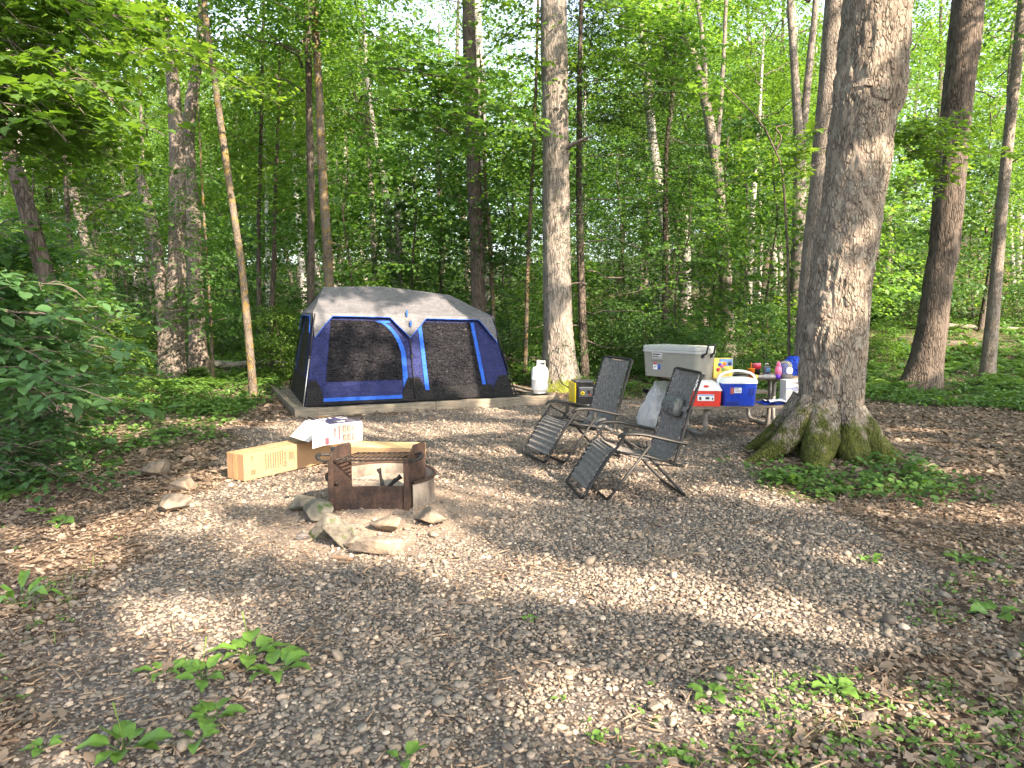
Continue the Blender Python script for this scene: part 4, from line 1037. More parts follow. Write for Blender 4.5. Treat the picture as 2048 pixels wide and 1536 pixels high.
# dark shadowed band is real: inner blue valance stays on the wall; poles
for (u, ym) in ((0, 0), (.5, 0), (1, 0), (0, 1), (.5, 1), (1, 1)):
    a = foot(u)+Vector(((u-.5)*.06, -.035, 0)); b = eave(u)+Vector(((u-.5)*.04, -.06, 0))
    if ym: a.y = TD-a.y; b.y = TD-b.y
    md = a.lerp(b, .52)
    mb = MB(); mb.tube([a, md], .009, 8); pole = mb.build('pole', m_silver if (u == 0 and not ym) else m_black, tent)
    mb = MB(); mb.tube([md, b], .012, 8); mb.build('upper_section', m_black, pole)
    mb = MB(); mb.box(tuple(md), (.035, .035, .06), None, .006); mb.build('latch', m_blackp, pole)
# floor cloth lapping out under the door
mb = MB(); mb.grid(lambda a, b: Vector((.05+a*(TL+.10), .02-b*(.10+.07*math.sin(a*9)**2+.05*math.sin(a*23)), .012+.028*abs(math.sin(a*40+b*3))*(1-b)+.004)), 120, 6); mb.build('floor_cloth', f_base, tent)
mb = MB(); mb.grid(lambda a, b: Vector((TL-.05+a*.42, .25+b*.35-.1*a, .02+.05*math.sin(math.pi*a)*abs(math.sin(7*b+3*a)))), 14, 12); mb.build('floor_cloth', f_base, tent)

# ------------------------------------------------------------------ gas tank, hose, generator
g0 = pl(4.52, .42); s = TZ(*g0)
tank = empty('gas_tank', (g0[0], g0[1], PH), .3, 'white upright propane tank on the right end of the timber platform', 'gas tank')
prof = [(.0,.045),(.10,.035),(.145,.055),(.157,.10),(.158,.26),(.1605,.262),(.1605,.272),(.158,.274),(.158,.40),(.152,.455),(.125,.495),(.07,.512),(0,.516)]
mb = MB(); mb.lathe(prof, n=32); mb.build('tank_body', m_tank, tank)
mb = MB(); mb.lathe([(.112,0),(.118,.0),(.118,.055),(.108,.055)], n=28); mb.build('foot_ring', m_tank, tank)
mb = MB()
def arc(a0, a1, z0, z1, r0=.098):
    n = 14; pts = [(math.cos(a0+(a1-a0)*i/n), math.sin(a0+(a1-a0)*i/n)) for i in range(n+1)]
    for i in range(n):
        (xa, ya), (xb, yb) = pts[i], pts[i+1]
        for (ra, rb) in ((r0, r0+.007),):
            mb.add([(xa*ra, ya*ra, z0), (xb*ra, yb*ra, z0), (xb*ra, yb*ra, z1), (xa*ra, ya*ra, z1), (xa*rb, ya*rb, z0), (xb*rb, yb*rb, z0), (xb*rb, yb*rb, z1), (xa*rb, ya*rb, z1)],
                   [(0,3,2,1),(4,5,6,7),(3,7,6,2),(0,1,5,4),(0,4,7,3),(1,2,6,5)])
arc(-2.6, 1.9, .492, .535); arc(-2.5, -1.9, .53, .590); arc(-.7, .1, .53, .590); arc(1.2, 1.8, .53, .590); arc(-2.5, 1.8, .588, .618)
mb.build('collar', m_tank, tank)
mb = MB(); mb.tube([(0,0,.51),(0,0,.575)], .018, 10); mb.tube([(0,0,.55),(.07,-.02,.55)], .013, 8); mb.lathe([(.0,.575),(.032,.575),(.034,.59),(.0,.592)], n=12); mb.build('valve', m_silver, tank)
gg = G(1165, 811); GX, GY = gg.x, gg.y
hs0 = Vector((g0[0]+.09, g0[1]-.02, PH+.55)); hose = MB()
pts = [hs0, hs0+Vector((.12,.0,.03)), hs0+Vector((.22,-.1,-.08)), hs0+Vector((.30,-.25,-.32)), Vector((GX-.15, GY+.28, .25)), Vector((GX-.1, GY+.2, .2))]
hose.tube([Vector(p[:3]) for p in smooth_path([(*p, 1) for p in pts], 40)], .009, 8); o = hose.build('gas_hose', m_blackp); tag(o, 'black rubber gas hose running from the white tank to the generator', 'hose')
gen = empty('generator', (GX, GY, TZ(GX, GY)), R(8), 'small black and yellow portable generator on the gravel behind the rear chair', 'generator')
M_ = m_blackp
mb = MB(); mb.box((0,0,.235), (.35,.50,.39), None, .03); mb.box((0,0,.035), (.30,.44,.03)); mb.build('body', M_, gen)
mb = MB(); mb.box((-.187,0,.24), (.028,.47,.40), None, .012); mb.build('side_panel', m_yel, gen)
mb = MB(); mb.box((.187,0,.24), (.028,.47,.40), None, .012); mb.build('side_panel', m_yel, gen)
mb = MB(); mb.tube([(-.10,-.262,.395),(-.10,-.262,.46),(.10,-.262,.46),(.10,-.262,.395)], .014, 8); mb.box((0,.02,.452), (.34,.36,.03), None, .01); mb.build('handle', plain('dark_grey_plastic', (.07,.07,.08), .4), gen)
mb = MB(); mb.box((0,-.2535,.275), (.24,.010,.15), None, .003); face = mb.build('control_panel', plain('grey_panel', (.11,.11,.12), .4), gen)
mb = MB(); Mf = Matrix.Translation((-.065,-.262,.265))@Matrix.Rotation(R(90), 4, 'X'); mb.lathe([(0,.0),(.036,0),(.036,.008),(.02,.010),(.0,.010)], n=20, M=Mf); mb.build('dial', m_yel, face)
mb = MB(); mb.lathe([(0,.0),(.012,0),(.012,.014),(0,.014)], n=14, M=Mf); mb.build('dial_knob', m_blackp, face)
mb = MB(); mb.box((.045,-.262,.285), (.05,.012,.06), None, .003); mb.build('outlet', m_blackp, face); mb = MB(); mb.box((.07,-.262,.235), (.04,.012,.02), None, .003); mb.build('switch', m_red, face)
mb = MB(); mb.box((.0,-.2545,.362), (.25,.008,.012)); mb.box((0,-.2545,.052), (.24,.008,.02)); mb.build('pale_strip', m_greyl, gen)
for z in (.16,.14,.12,.10): pass
mb = MB(); [mb.box((0,-.252,.10+.02*i), (.25,.006,.007)) for i in range(5)]; mb.build('vent', m_black, gen)
for (a, b) in ((-.12,-.18),(.12,-.18),(-.12,.18),(.12,.18)): mb = MB(); mb.lathe([(0,0),(.02,0),(.02,.024),(0,.024)], (a, b, 0), 10); mb.build('foot', m_blackp, gen)

# ------------------------------------------------------------------ picnic table
def table_frame():
    P0 = G(1372, 790, .0)
    a = A(1362, 758, 9.75); return a
TBA = R(9); tO = Vector((2.24, 9.55, 0))
tbl = empty('picnic_table', (tO.x, tO.y, TZ(tO.x+1, tO.y+.4)), TBA, 'weathered picnic table with plank top and curved pipe frame', 'picnic table')
TLn = 1.95; TH = .76
for i in range(5):
    mb = MB(); mb.box((TLn/2+.004*i, .075+.155*i, TH-.02), (TLn+.02*(i % 2), .148, .04), None, .006); mb.build('table_plank', m_plank, tbl)
for (yb, nm) in ((-.36, 'bench_plank'), (1.14, 'bench_plank')):
    for k in (0, 1):
        mb = MB(); mb.box((TLn/2-.02*k, yb-.07+.145*k, .45-.02), (TLn+.03, .138, .04), None, .006); mb.build(nm, m_plankd if k == 0 else m_plankd, tbl)
def pipe_end(x):
    mb = MB(); r_ = .030
    # one bent pipe: bench support, curved foot, rising under the top, then the mirrored side
    y0, y1 = -.36, 1.14; c = .39
    def sm(pts): return [Vector(p[:3]) for p in smooth_path([(*p, 1) for p in pts], 30)]
    for (yb, s_) in ((y0, 1), (y1, -1)):
        mb.tube(sm([(x, yb-.12*s_, .405), (x, yb+.0*s_, .405), (x, yb+.06*s_, .38), (x, yb+.07*s_, .25), (x, yb+.08*s_, .10), (x, yb+.17*s_, .032), (x, yb+.35*s_, .03), (x, yb+.62*s_, .03), (x, c-.10*s_, .05), (x, c-.06*s_, .2), (x, c-.05*s_, .5), (x, c-.08*s_, .70)]), r_, 10)
    mb.tube([(x, .02, .705), (x, .76, .705)], r_*.8, 8)
    return mb
pipe_end(.28).build('pipe_leg', m_pipe, tbl); pipe_end(TLn-.36).build('pipe_leg', m_pipe, tbl)
mb = MB(); mb.tube([(.28, .39, .30), (TLn-.36, .39, .30)], .02, 8); mb.build('brace', m_pipe, tbl)
tm = Matrix.Translation(tbl.location)@Rz(TBA)
def onT(u, v, z=TH): return tm@Vector((u, v, z))

def cooler_body(L, W, H, taper, bev, mat, parent, name='cooler_body', z0=0):
    mb = MB(); n = 12
    rings = []
    for (z, k) in ((0, 1-taper), (H*.5, 1-taper*.5), (H, 1)):
        l, w = L*k/2, W*k/2; pts = []
        for (cx, cy, a0) in ((l-bev, w-bev, 0), (-l+bev, w-bev, 90), (-l+bev, -w+bev, 180), (l-bev, -w+bev, 270)):
            for i in range(5): an = R(a0+i*22.5); pts.append((cx+bev*math.cos(an), cy+bev*math.sin(an), z+z0))
        rings.append(pts)
    m = len(rings[0]); vs = sum(rings, []); fs = []
    for j in range(2):
        for k in range(m): fs.append((j*m+k, j*m+(k+1) % m, (j+1)*m+(k+1) % m, (j+1)*m+k))
    fs += [list(range(m))[::-1], [2*m+k for k in range(m)]]
    mb.add(vs, fs); return mb.build(name, mat, parent)
def lid_mb(L, W, h, bev, z0, dome=.0):
    mb = MB(); rings = []; prof = [(0, 1.0), (h*.7, 1.0), (h*.93, .985), (h, .96)]+([(h+dome*.6, .80), (h+dome, .5)] if dome else [])
    for (z, k) in prof:
        l, w = L*k/2, W*(k if not dome or k > .95 else k)/2; b = bev*k
        for (cx, cy, a0) in ((l-b, w-b, 0), (-l+b, w-b, 90), (-l+b, -w+b, 180), (l-b, -w+b, 270)):
            for i in range(5): an = R(a0+i*22.5); rings.append((cx+b*math.cos(an), cy+b*math.sin(an), z+z0))
    m = 20; fs = []; q = len(prof)
    for j in range(q-1):
        for k in range(m): fs.append((j*m+k, j*m+(k+1) % m, (j+1)*m+(k+1) % m, (j+1)*m+k))
    fs += [list(range(m))[::-1], [(q-1)*m+k for k in range(m)]]
    mb.add(rings, fs); return mb
# big putty grey cooler at the left end of the table
CP = onT(.15, .36); CA_ = R(-50)
big_c = empty('cooler', (CP.x, CP.y, CP.z), CA_, 'big putty grey cooler standing on the left end of the picnic table', 'cooler')
CL, CW, CH = .93, .44, .37
bd = cooler_body(CL, CW, CH, .06, .05, m_grey, big_c)
ld = lid_mb(CL+.015, CW+.015, .055, .055, CH+.012); ldo = ld.build('cooler_lid', m_greyl, big_c)
mb = lid_mb(CL+.022, CW+.022, .035, .055, CH-.026); mb.build('rim', m_greyl, big_c)
FY = -CW/2*.985
mb = MB(); mb.box((-.20, FY-.002, CH-.085), (.21, .022, .125), None, .008); pad = mb.build('badge_pad', m_grey, big_c)
mb = MB(); mb.box((-.20, FY-.0145, CH-.075), (.155, .004, .075), None, .0015); mb.build('badge', m_whitep, pad)
mb = MB(); mb.box((-.20, FY-.0172, CH-.075), (.143, .0014, .063)); mb.build('badge_inset', plain('badge_grey', (.06,.065,.065), .5), pad)
text_mesh('lettering', 'Coleman', .036, m_whitep, pad, faceM((-.212, FY-.0190, CH-.072), (1,0,0), (0,0,1)), .0005)
mb = MB(); Mf = Matrix.Translation((-.142, FY-.0178, CH-.072))@Matrix.Rotation(R(90), 4, 'X'); mb.lathe([(0,0),(.009,0),(.009,.002),(0,.002)], n=12, M=Mf); mb.box((-.142, FY-.019, CH-.088), (.012, .002, .010)); mb.box((-.20, FY-.019, CH-.099), (.12, .002, .004)); mb.build('lantern_mark', m_whitep, pad)
mb = MB(); mb.box((-.235, FY+.006, CH-.215), (.075, .004, .11)); lb = mb.build('sticker', m_lab, big_c)
mb = MB(); mb.box((-.170, FY+.006, CH-.215), (.052, .0045, .11)); mb.build('sticker_side', m_labb, lb)
mb = MB(); mb.box((-.24, FY+.003, CH-.175), (.05, .002, .014)); mb.box((-.235, FY+.003, CH-.20), (.055, .002, .010)); mb.build('printing', m_redp, lb)
mb = MB(); mb.box((-.235, FY+.003, CH-.232), (.05, .002, .008)); mb.box((-.25, FY+.003, CH-.25), (.03, .002, .006)); mb.box((-.163, FY+.003, CH-.25), (.03, .002, .026)); mb.build('printing', m_ink, lb)
mb = MB(); mb.tube([(-.28, FY+.020, .035), (-.28, FY+.019, .078), (-.12, FY+.019, .078)], .004, 6); mb.build('moulded_line', m_ink, big_c)
# end face with swing handle and drain
EX = CL/2*.995
mb = MB(); mb.tube([(EX-.01, -.10, CH-.06), (EX+.055, -.085, CH-.02), (EX+.075, -.08, CH+.085), (EX+.075, .08, CH+.085), (EX+.055, .085, CH-.02), (EX-.01, .10, CH-.06)], .013, 10)
mb.box((EX+.008, -.10, CH-.062), (.03, .045, .04), None, .006); mb.box((EX+.008, .10, CH-.062), (.03, .045, .04), None, .006); mb.build('handle', m_blackp, big_c)
mb = MB(); mb.box((EX-.02, -.05, .05), (.02, .13, .07), None, .012); dr = mb.build('drain_recess', m_grey, big_c); mb = MB(); mb.lathe([(0,0),(.017,0),(.017,.018),(0,.018)], M=Matrix.Translation((EX-.012, -.05, .05))@Matrix.Rotation(R(90), 4, 'Y'), n=14); mb.build('drain_plug', m_blackp, dr)

# small red and white cooler on the bench
SB = .45
rp = onT(.22, -.36, SB); red = empty('cooler', rp, R(-14)+TBA, 'red cooler with white peaked lid on the bench behind the front chair', 'cooler')
cooler_body(.40, .26, .20, .05, .03, m_red, red)
mb = MB(); mb.prism([(-.205,.0),(.205,.0),(.205,.012),(.165,.075),(.115,.118),(-.115,.118),(-.165,.075),(-.205,.012)], -.132, .132, Matrix.Translation((0,0,.203))); mb.build('cooler_lid', m_whitep, red)
mb = MB(); mb.box((0, -.1335, .115), (.21, .003, .085)); lb = mb.build('sticker', m_lab, red)
mb = MB(); mb.box((0, -.1355, .148), (.20, .002, .014)); mb.build('printing', m_skyp, lb); mb = MB(); mb.box((-.07,-.1355,.105), (.03,.002,.04)); mb.box((.02,-.1355,.108), (.05,.002,.03)); mb.box((.085,-.1355,.10), (.015,.002,.03)); mb.build('printing', m_ink, lb)
mb = MB(); Mo = Matrix.Translation((0,-.1335,.262))@Matrix.Rotation(R(90), 4, 'X'); mb.lathe([(.0,.0),(.035,.0),(.035,.003),(0,.003)], n=20, M=Mo@Matrix.Scale(.45, 4, (0,1,0))); mb.build('badge', m_red, red)
# blue cooler with white arched handle
bp = onT(.665, -.375, SB); blu = empty('cooler', bp, R(-8)+TBA, 'blue cooler with white lid and arched white handle on the bench', 'cooler')
cooler_body(.46, .29, .29, .10, .05, m_bluep, blu)
mb = lid_mb(.475, .305, .045, .055, .292, .03); mb.build('cooler_lid', m_whitep, blu)
mb = MB(); sm = smooth_path([(.0,-.165,.25,1),(.0,-.172,.32,1),(.0,-.15,.39,1),(.0,-.08,.435,1),(.0,.0,.448,1),(.0,.08,.435,1),(.0,.15,.39,1),(.0,.172,.32,1),(.0,.165,.25,1)], 40)
Mh = Rz(R(-62))
# handle pivots on the two ends; it arches along the length
mb.tube([Vector((p[1]*1.44, p[0]-.0, p[2])) for p in sm], .017, 10); Mk = Matrix.Rotation(R(90), 4, 'Y')
for sx in (-1, 1): mb.lathe([(0,-.012),(.035,-.012),(.035,.012),(0,.012)], n=18, M=Matrix.Translation((sx*.243,0,.245))@Mk)
mb.build('handle', m_whitep, blu)
mb = MB(); mb.box((-.105, -.1405, .205), (.045, .004, .10), None, .001); lb = mb.build('sticker', plain('sticker_red_photo', (.45,.10,.07), .5, 0, .5, 30), blu)
mb = MB(); mb.box((-.03, -.1405, .21), (.095, .004, .08), None, .001); mb.build('sticker_side', m_lab, lb); mb = MB(); mb.box((-.045,-.143,.225), (.05,.002,.008)); mb.box((-.03,-.143,.205), (.07,.002,.005)); mb.box((-.03,-.143,.19), (.07,.002,.005)); mb.build('printing', m_pict, lb)
mb = MB(); mb.box((.15, -.139, .19), (.075, .014, .10), None, .012); mb.build('side_grip', plain('blue_shaded', (.006,.025,.26), .4), blu)  # raised pad; shade of a hollow grip put into a darker blue
mb = MB(); mb.box((-.09, -.130, .035), (.17, .014, .05), None, .008); mb.build('foot_shade', plain('blue_shaded_deep', (.006,.025,.22), .4), blu)  # pad painted darker blue to stand for shade low on the front

# white drinks carton and folded towel at the right of the bench
cp = onT(1.52, -.27, SB+.03); car = empty('drinks_carton', cp, TBA+R(-4), 'white drinks carton with thin blue band standing on the bench', 'carton')
mb = MB(); mb.box((0,0,.14), (.27,.18,.28), None, .004); mb.build('carton_body', m_white, car)
text_mesh('lettering', 'YZNK', .050, m_navy, car, faceM((-.02,-.0915,.24), (1,0,0), (0,0,1)), .0005)
mb = MB(); mb.box((-.09,-.0915,.165), (.08,.002,.010)); mb.box((.09,-.0915,.165), (.08,.002,.010)); mb.build('blue_band', m_labb, car)
mb = MB(); mb.tube([(.045*math.cos(a/24*6.283), -.0915, .165+.024*math.sin(a/24*6.283)) for a in range(24)], .0035, 5, closed=True); mb.box((0,-.0915,.165), (.05,.002,.008)); mb.build('oval_emblem', m_labb, car)
mb = MB(); mb.box((.02,-.0915,.09), (.06,.002,.012), Matrix.Rotation(R(8),4,'Y')); mb.build('printing', m_ink, car)
mb = MB()
def tow(a, b): return tm@Vector((1.08+a*.62, -.50+b*.30, SB+.014+.018*math.sin(a*9+b*4)+.012*math.sin(b*11)+(.0 if b > .15 else -.12*(.15-b)/.15*(a > .55))))
mb.grid(lambda a, b: tow(a, b), 36, 20); 
tp = MB(); tp.grid(lambda a, b: tm@Vector((1.00+a*.72, -.52+b*.34, SB+.006+.012*abs(math.sin(a*13+b*5))+(-.30*max(0, .12-b)/.12*max(0, a-.45)))), 40, 20)
o = tp.build('tarp', m_tarp); tag(o, 'crumpled blue tarp under the white towel on the bench', 'tarp')
o = mb.build('towel', m_cloth); tag(o, 'white folded towel lying on the blue tarp on the bench', 'towel')
for v in o.data.vertices: v.co.z += .022

# things on the table top
def at_table(px, py, back=.0):
    """point on the table top seen at the pixel"""
    return G(px, py, TH+tbl.location.z)
def thing(name, p, rz, label, cat, group=None): return empty(name, (p.x, p.y, p.z), rz, label, cat, group)
p = at_table(1444, 756); th = thing('snack_box', p+Vector((0,.06,0)), TBA+R(-4), 'yellow and blue snack variety box beside the big cooler', 'box')
mb = MB(); mb.box((0,0,.135), (.27,.16,.27), None, .003); mb.build('box_body', m_yelp, th)
mb = MB(); mb.box((.07,-.0815,.215), (.12,.002,.095)); mb.box((-.01,-.0810,.245),(.10,.002,.04)); mb.build('blue_print', m_skyp, th)
for (a, b, m) in ((-.05,.19,m_labb),(.02,.20,m_or),(-.07,.12,m_redp),(0,.12,m_grn),(.07,.12,m_yelp),(-.02,.165,m_pink),(.09,.20,m_navy)):
    mb = MB(); mb.lathe([(0,0),(.027,0),(.027,.002),(0,.002)], n=14, M=Matrix.Translation((a,-.082,b))@Matrix.Rotation(R(90),4,'X')); mb.build('snack_picture', m, th)
text_mesh('lettering', 'FUN TIMES', .034, m_tan, th, faceM((0,-.0815,.045), (1,0,0), (0,0,1)), .0005)
mb = MB(); mb.box((.04,.0,.30), (.0,.0,.0)) if False else None
p = at_table(1421, 752); th = thing('black_case', p+Vector((.0,.12,0)), TBA, 'narrow black bottle squeezed between the big cooler and the snack box', 'bottle')
mb = MB(); mb.lathe([(0,0),(.035,0),(.036,.22),(.02,.25),(.0,.25)], n=14); mb.build('bottle_body', m_blackp, th); mb = MB(); mb.lathe([(0,.25),(.02,.25),(.02,.31),(0,.31)], n=14); mb.build('bottle_cap', m_whitep, th)
p = at_table(1507, 756); th = thing('orange_cup', p+Vector((0,.10,0)), 0, 'orange plastic tumbler with a stirring stick on the table', 'cup')
mb = MB(); mb.lathe([(0,.0),(.036,0),(.050,.12),(.053,.122),(.050,.125),(.044,.118),(.0,.10)], n=20); mb.build('cup_body', m_or, th); mb = MB(); mb.tube([(0,0,.10),(.0,.01,.2)], .006, 6); mb.tube([(-.01,.01,.2),(.015,.01,.185)], .006, 6); mb.build('stick', m_or, th)
p = at_table(1521, 755); th = thing('storage_jar', p+Vector((0,.16,0)), 0, 'dark jar with a thick red lid on the table', 'jar')
mb = MB(); mb.lathe([(0,0),(.045,0),(.047,.10),(.047,.11),(0,.11)], n=18); mb.build('jar_body', m_blackp, th); mb = MB(); mb.lathe([(0,.11),(.055,.11),(.057,.155),(.054,.160),(0,.160)], n=20); mb.build('jar_lid', m_redp, th)
mb = MB(); mb.lathe([(.0,.161),(.054,.161),(.054,.185),(.0,.186)], n=20); mb.build('jar_rim', m_pink, th)
p = at_table(1540, 756); th = thing('camp_stove', p+Vector((0,.14,0)), .3, 'small grey camping gadget with knobs behind the pink bottle', 'gadget')
mb = MB(); mb.box((0,0,.075), (.09,.06,.15), None, .008); mb.build('gadget_body', plain('slate_plastic', (.10,.12,.14), .5), th); mb = MB(); mb.box((0,-.033,.10), (.06,.006,.05), None, .002); mb.build('screen', m_skyp, th); mb = MB(); mb.tube([(-.02,0,.15),(-.02,0,.19),(.02,0,.19),(.02,0,.15)], .006, 6); mb.build('hanger', m_silver, th)
p = at_table(1533, 757); th = thing('grey_torch', p+Vector((-.02,.0,.026)), TBA, 'grey torch with a yellow end lying on the table edge', 'torch')
My = Matrix.Rotation(R(90), 4, 'Y')
mb = MB(); mb.lathe([(0,-.12),(.022,-.12),(.024,-.02),(.034,.0),(.034,.13),(.028,.15),(0,.15)], n=16, M=My); mb.build('torch_body', plain('grey_rubber', (.22,.22,.23), .6), th); mb = MB(); mb.lathe([(0,-.145),(.027,-.145),(.027,-.121),(0,-.121)], n=16, M=My); mb.build('end_cap', m_yel, th)
p = at_table(1556, 757); th = thing('water_bottle', p, 0, 'pink drinking bottle with purple base at the table edge', 'bottle')
mb = MB(); mb.lathe([(.038,.055),(.044,.09),(.045,.13),(.034,.165),(.022,.175)], n=20); mb.build('bottle_body', m_pink, th); mb = MB(); mb.lathe([(0,0),(.030,0),(.032,.03),(.0385,.055),(0,.055)], n=20); mb.build('bottle_base', m_purp, th); mb = MB(); mb.lathe([(.024,.172),(.028,.19),(.026,.215),(.012,.235),(0,.238)], n=18); mb.build('bottle_cap', m_pink, th)
p = at_table(1574, 757); th = thing('clear_tub', p+Vector((.0,.07,0)), .2, 'big clear plastic tub with a round white label right of the pink bottle', 'tub')
mb = MB(); mb.lathe([(0,.0),(.085,.0),(.092,.02),(.095,.12),(.08,.20),(.05,.235),(.0,.24)], n=26); mb.build('tub_body', m_clear, th)
mb = MB(); mb.lathe([(0,.012),(.084,.012),(.088,.05),(0,.05)], n=22); mb.build('tub_contents', plain('orange_brown', (.35,.10,.04), .5), th)
mb = MB(); mb.lathe([(0,0),(.050,0),(.050,.002),(0,.002)], n=22, M=Matrix.Translation((.0,-.098,.11))@Matrix.Rotation(R(90),4,'X')); mb.build('tub_label', m_lab, th)
p = at_table(1590, 752); th = MB()
def bagf(a, b):
    an = a*6.283; rr = (.17+.02*math.sin(3*an)+.012*math.sin(9*an+b*5))*(1-.25*b**2)*(math.cos(b*1.45))**.5; return Vector((p.x+.06+rr*math.cos(an)*1.2, p.y+.22+rr*math.sin(an)*.8, p.z+b*.27))
th.grid(bagf, 48, 16); o = th.build('blue_bag', m_tarp); tag(o, 'blue crinkled bag on the table beside the huge trunk', 'bag')
p = at_table(1480, 757); th = thing('frying_pan', p+Vector((.02,.14,.0)), TBA+.5, 'black frying pan with a pale handle behind the blue cooler', 'pan')
mb = MB(); mb.lathe([(0,0),(.10,0),(.13,.045),(.125,.045),(.097,.006),(0,.006)], n=26); mb.build('pan_body', m_black, th); mb = MB(); mb.tube([(.03,.10,.04),(.08,.2,.12),(.12,.26,.17)], .012, 8); mb.build('pan_handle', m_greyl, th)
# black pot on the far bench, left
P2 = onT(-.03, 1.14, SB); th = thing('black_pot', P2, 0, 'small black pot on the left end of the far bench', 'pot')
mb = MB(); mb.lathe([(0,.002),(.05,.002),(.055,.05),(.058,.055),(.0,.06)], n=18); mb.build('pot_body', m_black, th); mb = MB(); mb.tube([(.05,0,.04),(.14,.0,.05)], .008, 6); mb.build('pot_handle', m_black, th)

# translucent rubbish bag hanging at the table end
bg_ = G(1305, 858); BX, BY = bg_.x+.02, bg_.y+.05
def trash(a, b):
    an = a*6.283; prof = [(0,.13),(.05,.22),(.2,.26),(.4,.235),(.6,.19),(.8,.16),(1.0,.15)]
    rr = np.interp(b, [q[0] for q in prof], [q[1] for q in prof])
    wr = .018*math.sin(7*an+9*b)+.012*math.sin(13*an-6*b)+.03*(float(fbm(math.cos(an)*2, math.sin(an)*2, b*4))-.5)
    lean = .17*b**1.3; zz = b*.66
    if b > .72: zz -= .17*max(0, math.cos(an+1.9))**3*(b-.72)/.28
    return Vector((BX+lean+(rr+wr)*math.cos(an), BY+(rr*.75+wr)*math.sin(an), .02+zz))
mb = MB(); mb.grid(trash, 72, 36); mb.add([trash(i/24, 0) for i in range(24)], [list(range(24))[::-1]]); o = mb.build('rubbish_bag', m_bag); tag(o, 'translucent white rubbish bag slumped against the left end of the table', 'rubbish bag')
r = np.random.RandomState(5); 
mb = MB()
for i in range(9):
    a = r.rand()*6.28; q = .11*r.rand(); mb.grid(lambda u, v: Vector((BX+.03+q*math.cos(a)+.07*math.sin(v*3.1416)*math.cos(u*6.283)*(1+.2*math.sin(5*u*6.28)), BY+q*math.sin(a)*.7+.06*math.sin(v*3.1416)*math.sin(u*6.283), .10+.03*i+.06*math.cos(v*3.1416))), 10, 7)
o2 = mb.build('crumpled_paper', m_cloth); o2.parent = o

# ------------------------------------------------------------------ cartons
ba = G(489, 965.5); AA = R(57)
def card_box(name, org, ang, L, W, H, label, cat, openr=False):
    e = empty(name, (org.x, org.y, TZ(org.x, org.y)+.012), ang, label, cat)
    mb = MB(); mb.box((L/2, W/2, H/2), (L, W, H), None, .004); mb.build('box_body', m_card, e)
    return e
box1 = card_box('cardboard_box', ba, AA, 1.13, .27, .268, 'long brown cardboard box with printed text lying left of the fire ring', 'cardboard box')
box1.rotation_euler = (0, 0, AA)
ink = MB()
def on_side(u, z, w, h): ink.box((u, -.0035, z), (w, .002, h))
r = np.random.RandomState(3)
for k in range(8):      # rotated paragraph: columns of short words
    u = .30-.030*k+.12; zt = .235
    while zt > .06+.03*r.rand():
        l = .010+.02*r.rand(); on_side(u+.05, zt-l/2, .009, l); zt -= l+.005
ink.build('printing', m_ink, box1)
text_mesh('lettering', 'brindle', .055, m_ink, box1, faceM((.505, -.0038, .135), (0,0,-1), (1,0,0)), .0005)
ink = MB()
for (u, z, w, h) in ((.545,.215,.003,.002),(.60,.14,.075,.003),): pass
ink.tube([(.55,-.0035,.22),(.62,-.0035,.22),(.62,-.0035,.11),(.55,-.0035,.11)], .0018, 4, closed=True, smooth=False)
for k in range(4): ink.box((.562+.014*k, -.0035, .165), (.005, .002, .08))
ink.tube([(.075,-.0035,.225),(.105,-.0035,.24),(.105,-.0035,.21)], .003, 4, closed=True); ink.box((.09,-.0035,.195), (.035,.002,.004)); ink.box((.085,-.0035,.075), (.004,.002,.05)); ink.box((.10,-.0035,.075), (.007,.002,.05)); ink.box((.115,-.0035,.075), (.003,.002,.05)); ink.box((.125,-.0035,.075), (.006,.002,.05))
ink.build('printed_symbols', m_ink, box1)
mb = MB(); mb.lathe([(.030,0),(.036,0),(.036,.0015),(.030,.0015)], (.30,.14,.2683), 20); mb.box((.14,.10,.269), (.03,.02,.002)); mb.box((.45,.13,.269), (.10,.05,.002)); mb.build('top_printing', plain('faded_ink', (.32,.22,.13), .8), box1)
mb = MB(); mb.box((-.0025, .135, .134), (.002, .06, .262)); mb.build('tape', plain('brown_tape', (.36,.22,.11), .35), box1)
# second brown box behind, with its flaps standing open
bb = G(700, 928); b2 = Vector((-1.98, 7.90, 0)); A2 = R(-7)
box2 = card_box('cardboard_box', b2, A2, .93, .40, .150, 'second brown cardboard box lying behind the fire ring under the white carton', 'cardboard box')
mb = MB(); mb.box((.46,.2,.1525), (.88,.36,.002)); mb.build('sunlit_top', m_cardlit, box2)  # thin sheet added as the box's sunlit top, light painted in
mb = MB(); mb.box((-.22, .30, .27), (.36, .006, .36), Rz(R(-8))); mb.build('flap', m_card, box2)
mb = MB(); mb.box((-.17,.06,.268), (.32,.30,.005), Matrix.Translation((-.17,0,.02))@Matrix.Rotation(R(7),4,'Y')@Rz(R(48))@Matrix.Translation((.17,0,0))); mb.build('flap', m_card, box2)
mb = MB(); mb.box((.965,.10,.10), (.06,.14,.006), Matrix.Rotation(R(0),4,'Y')); mb.build('flap', m_cardlit, box2)  # end flap shares the cardboard colour with sunlight painted in
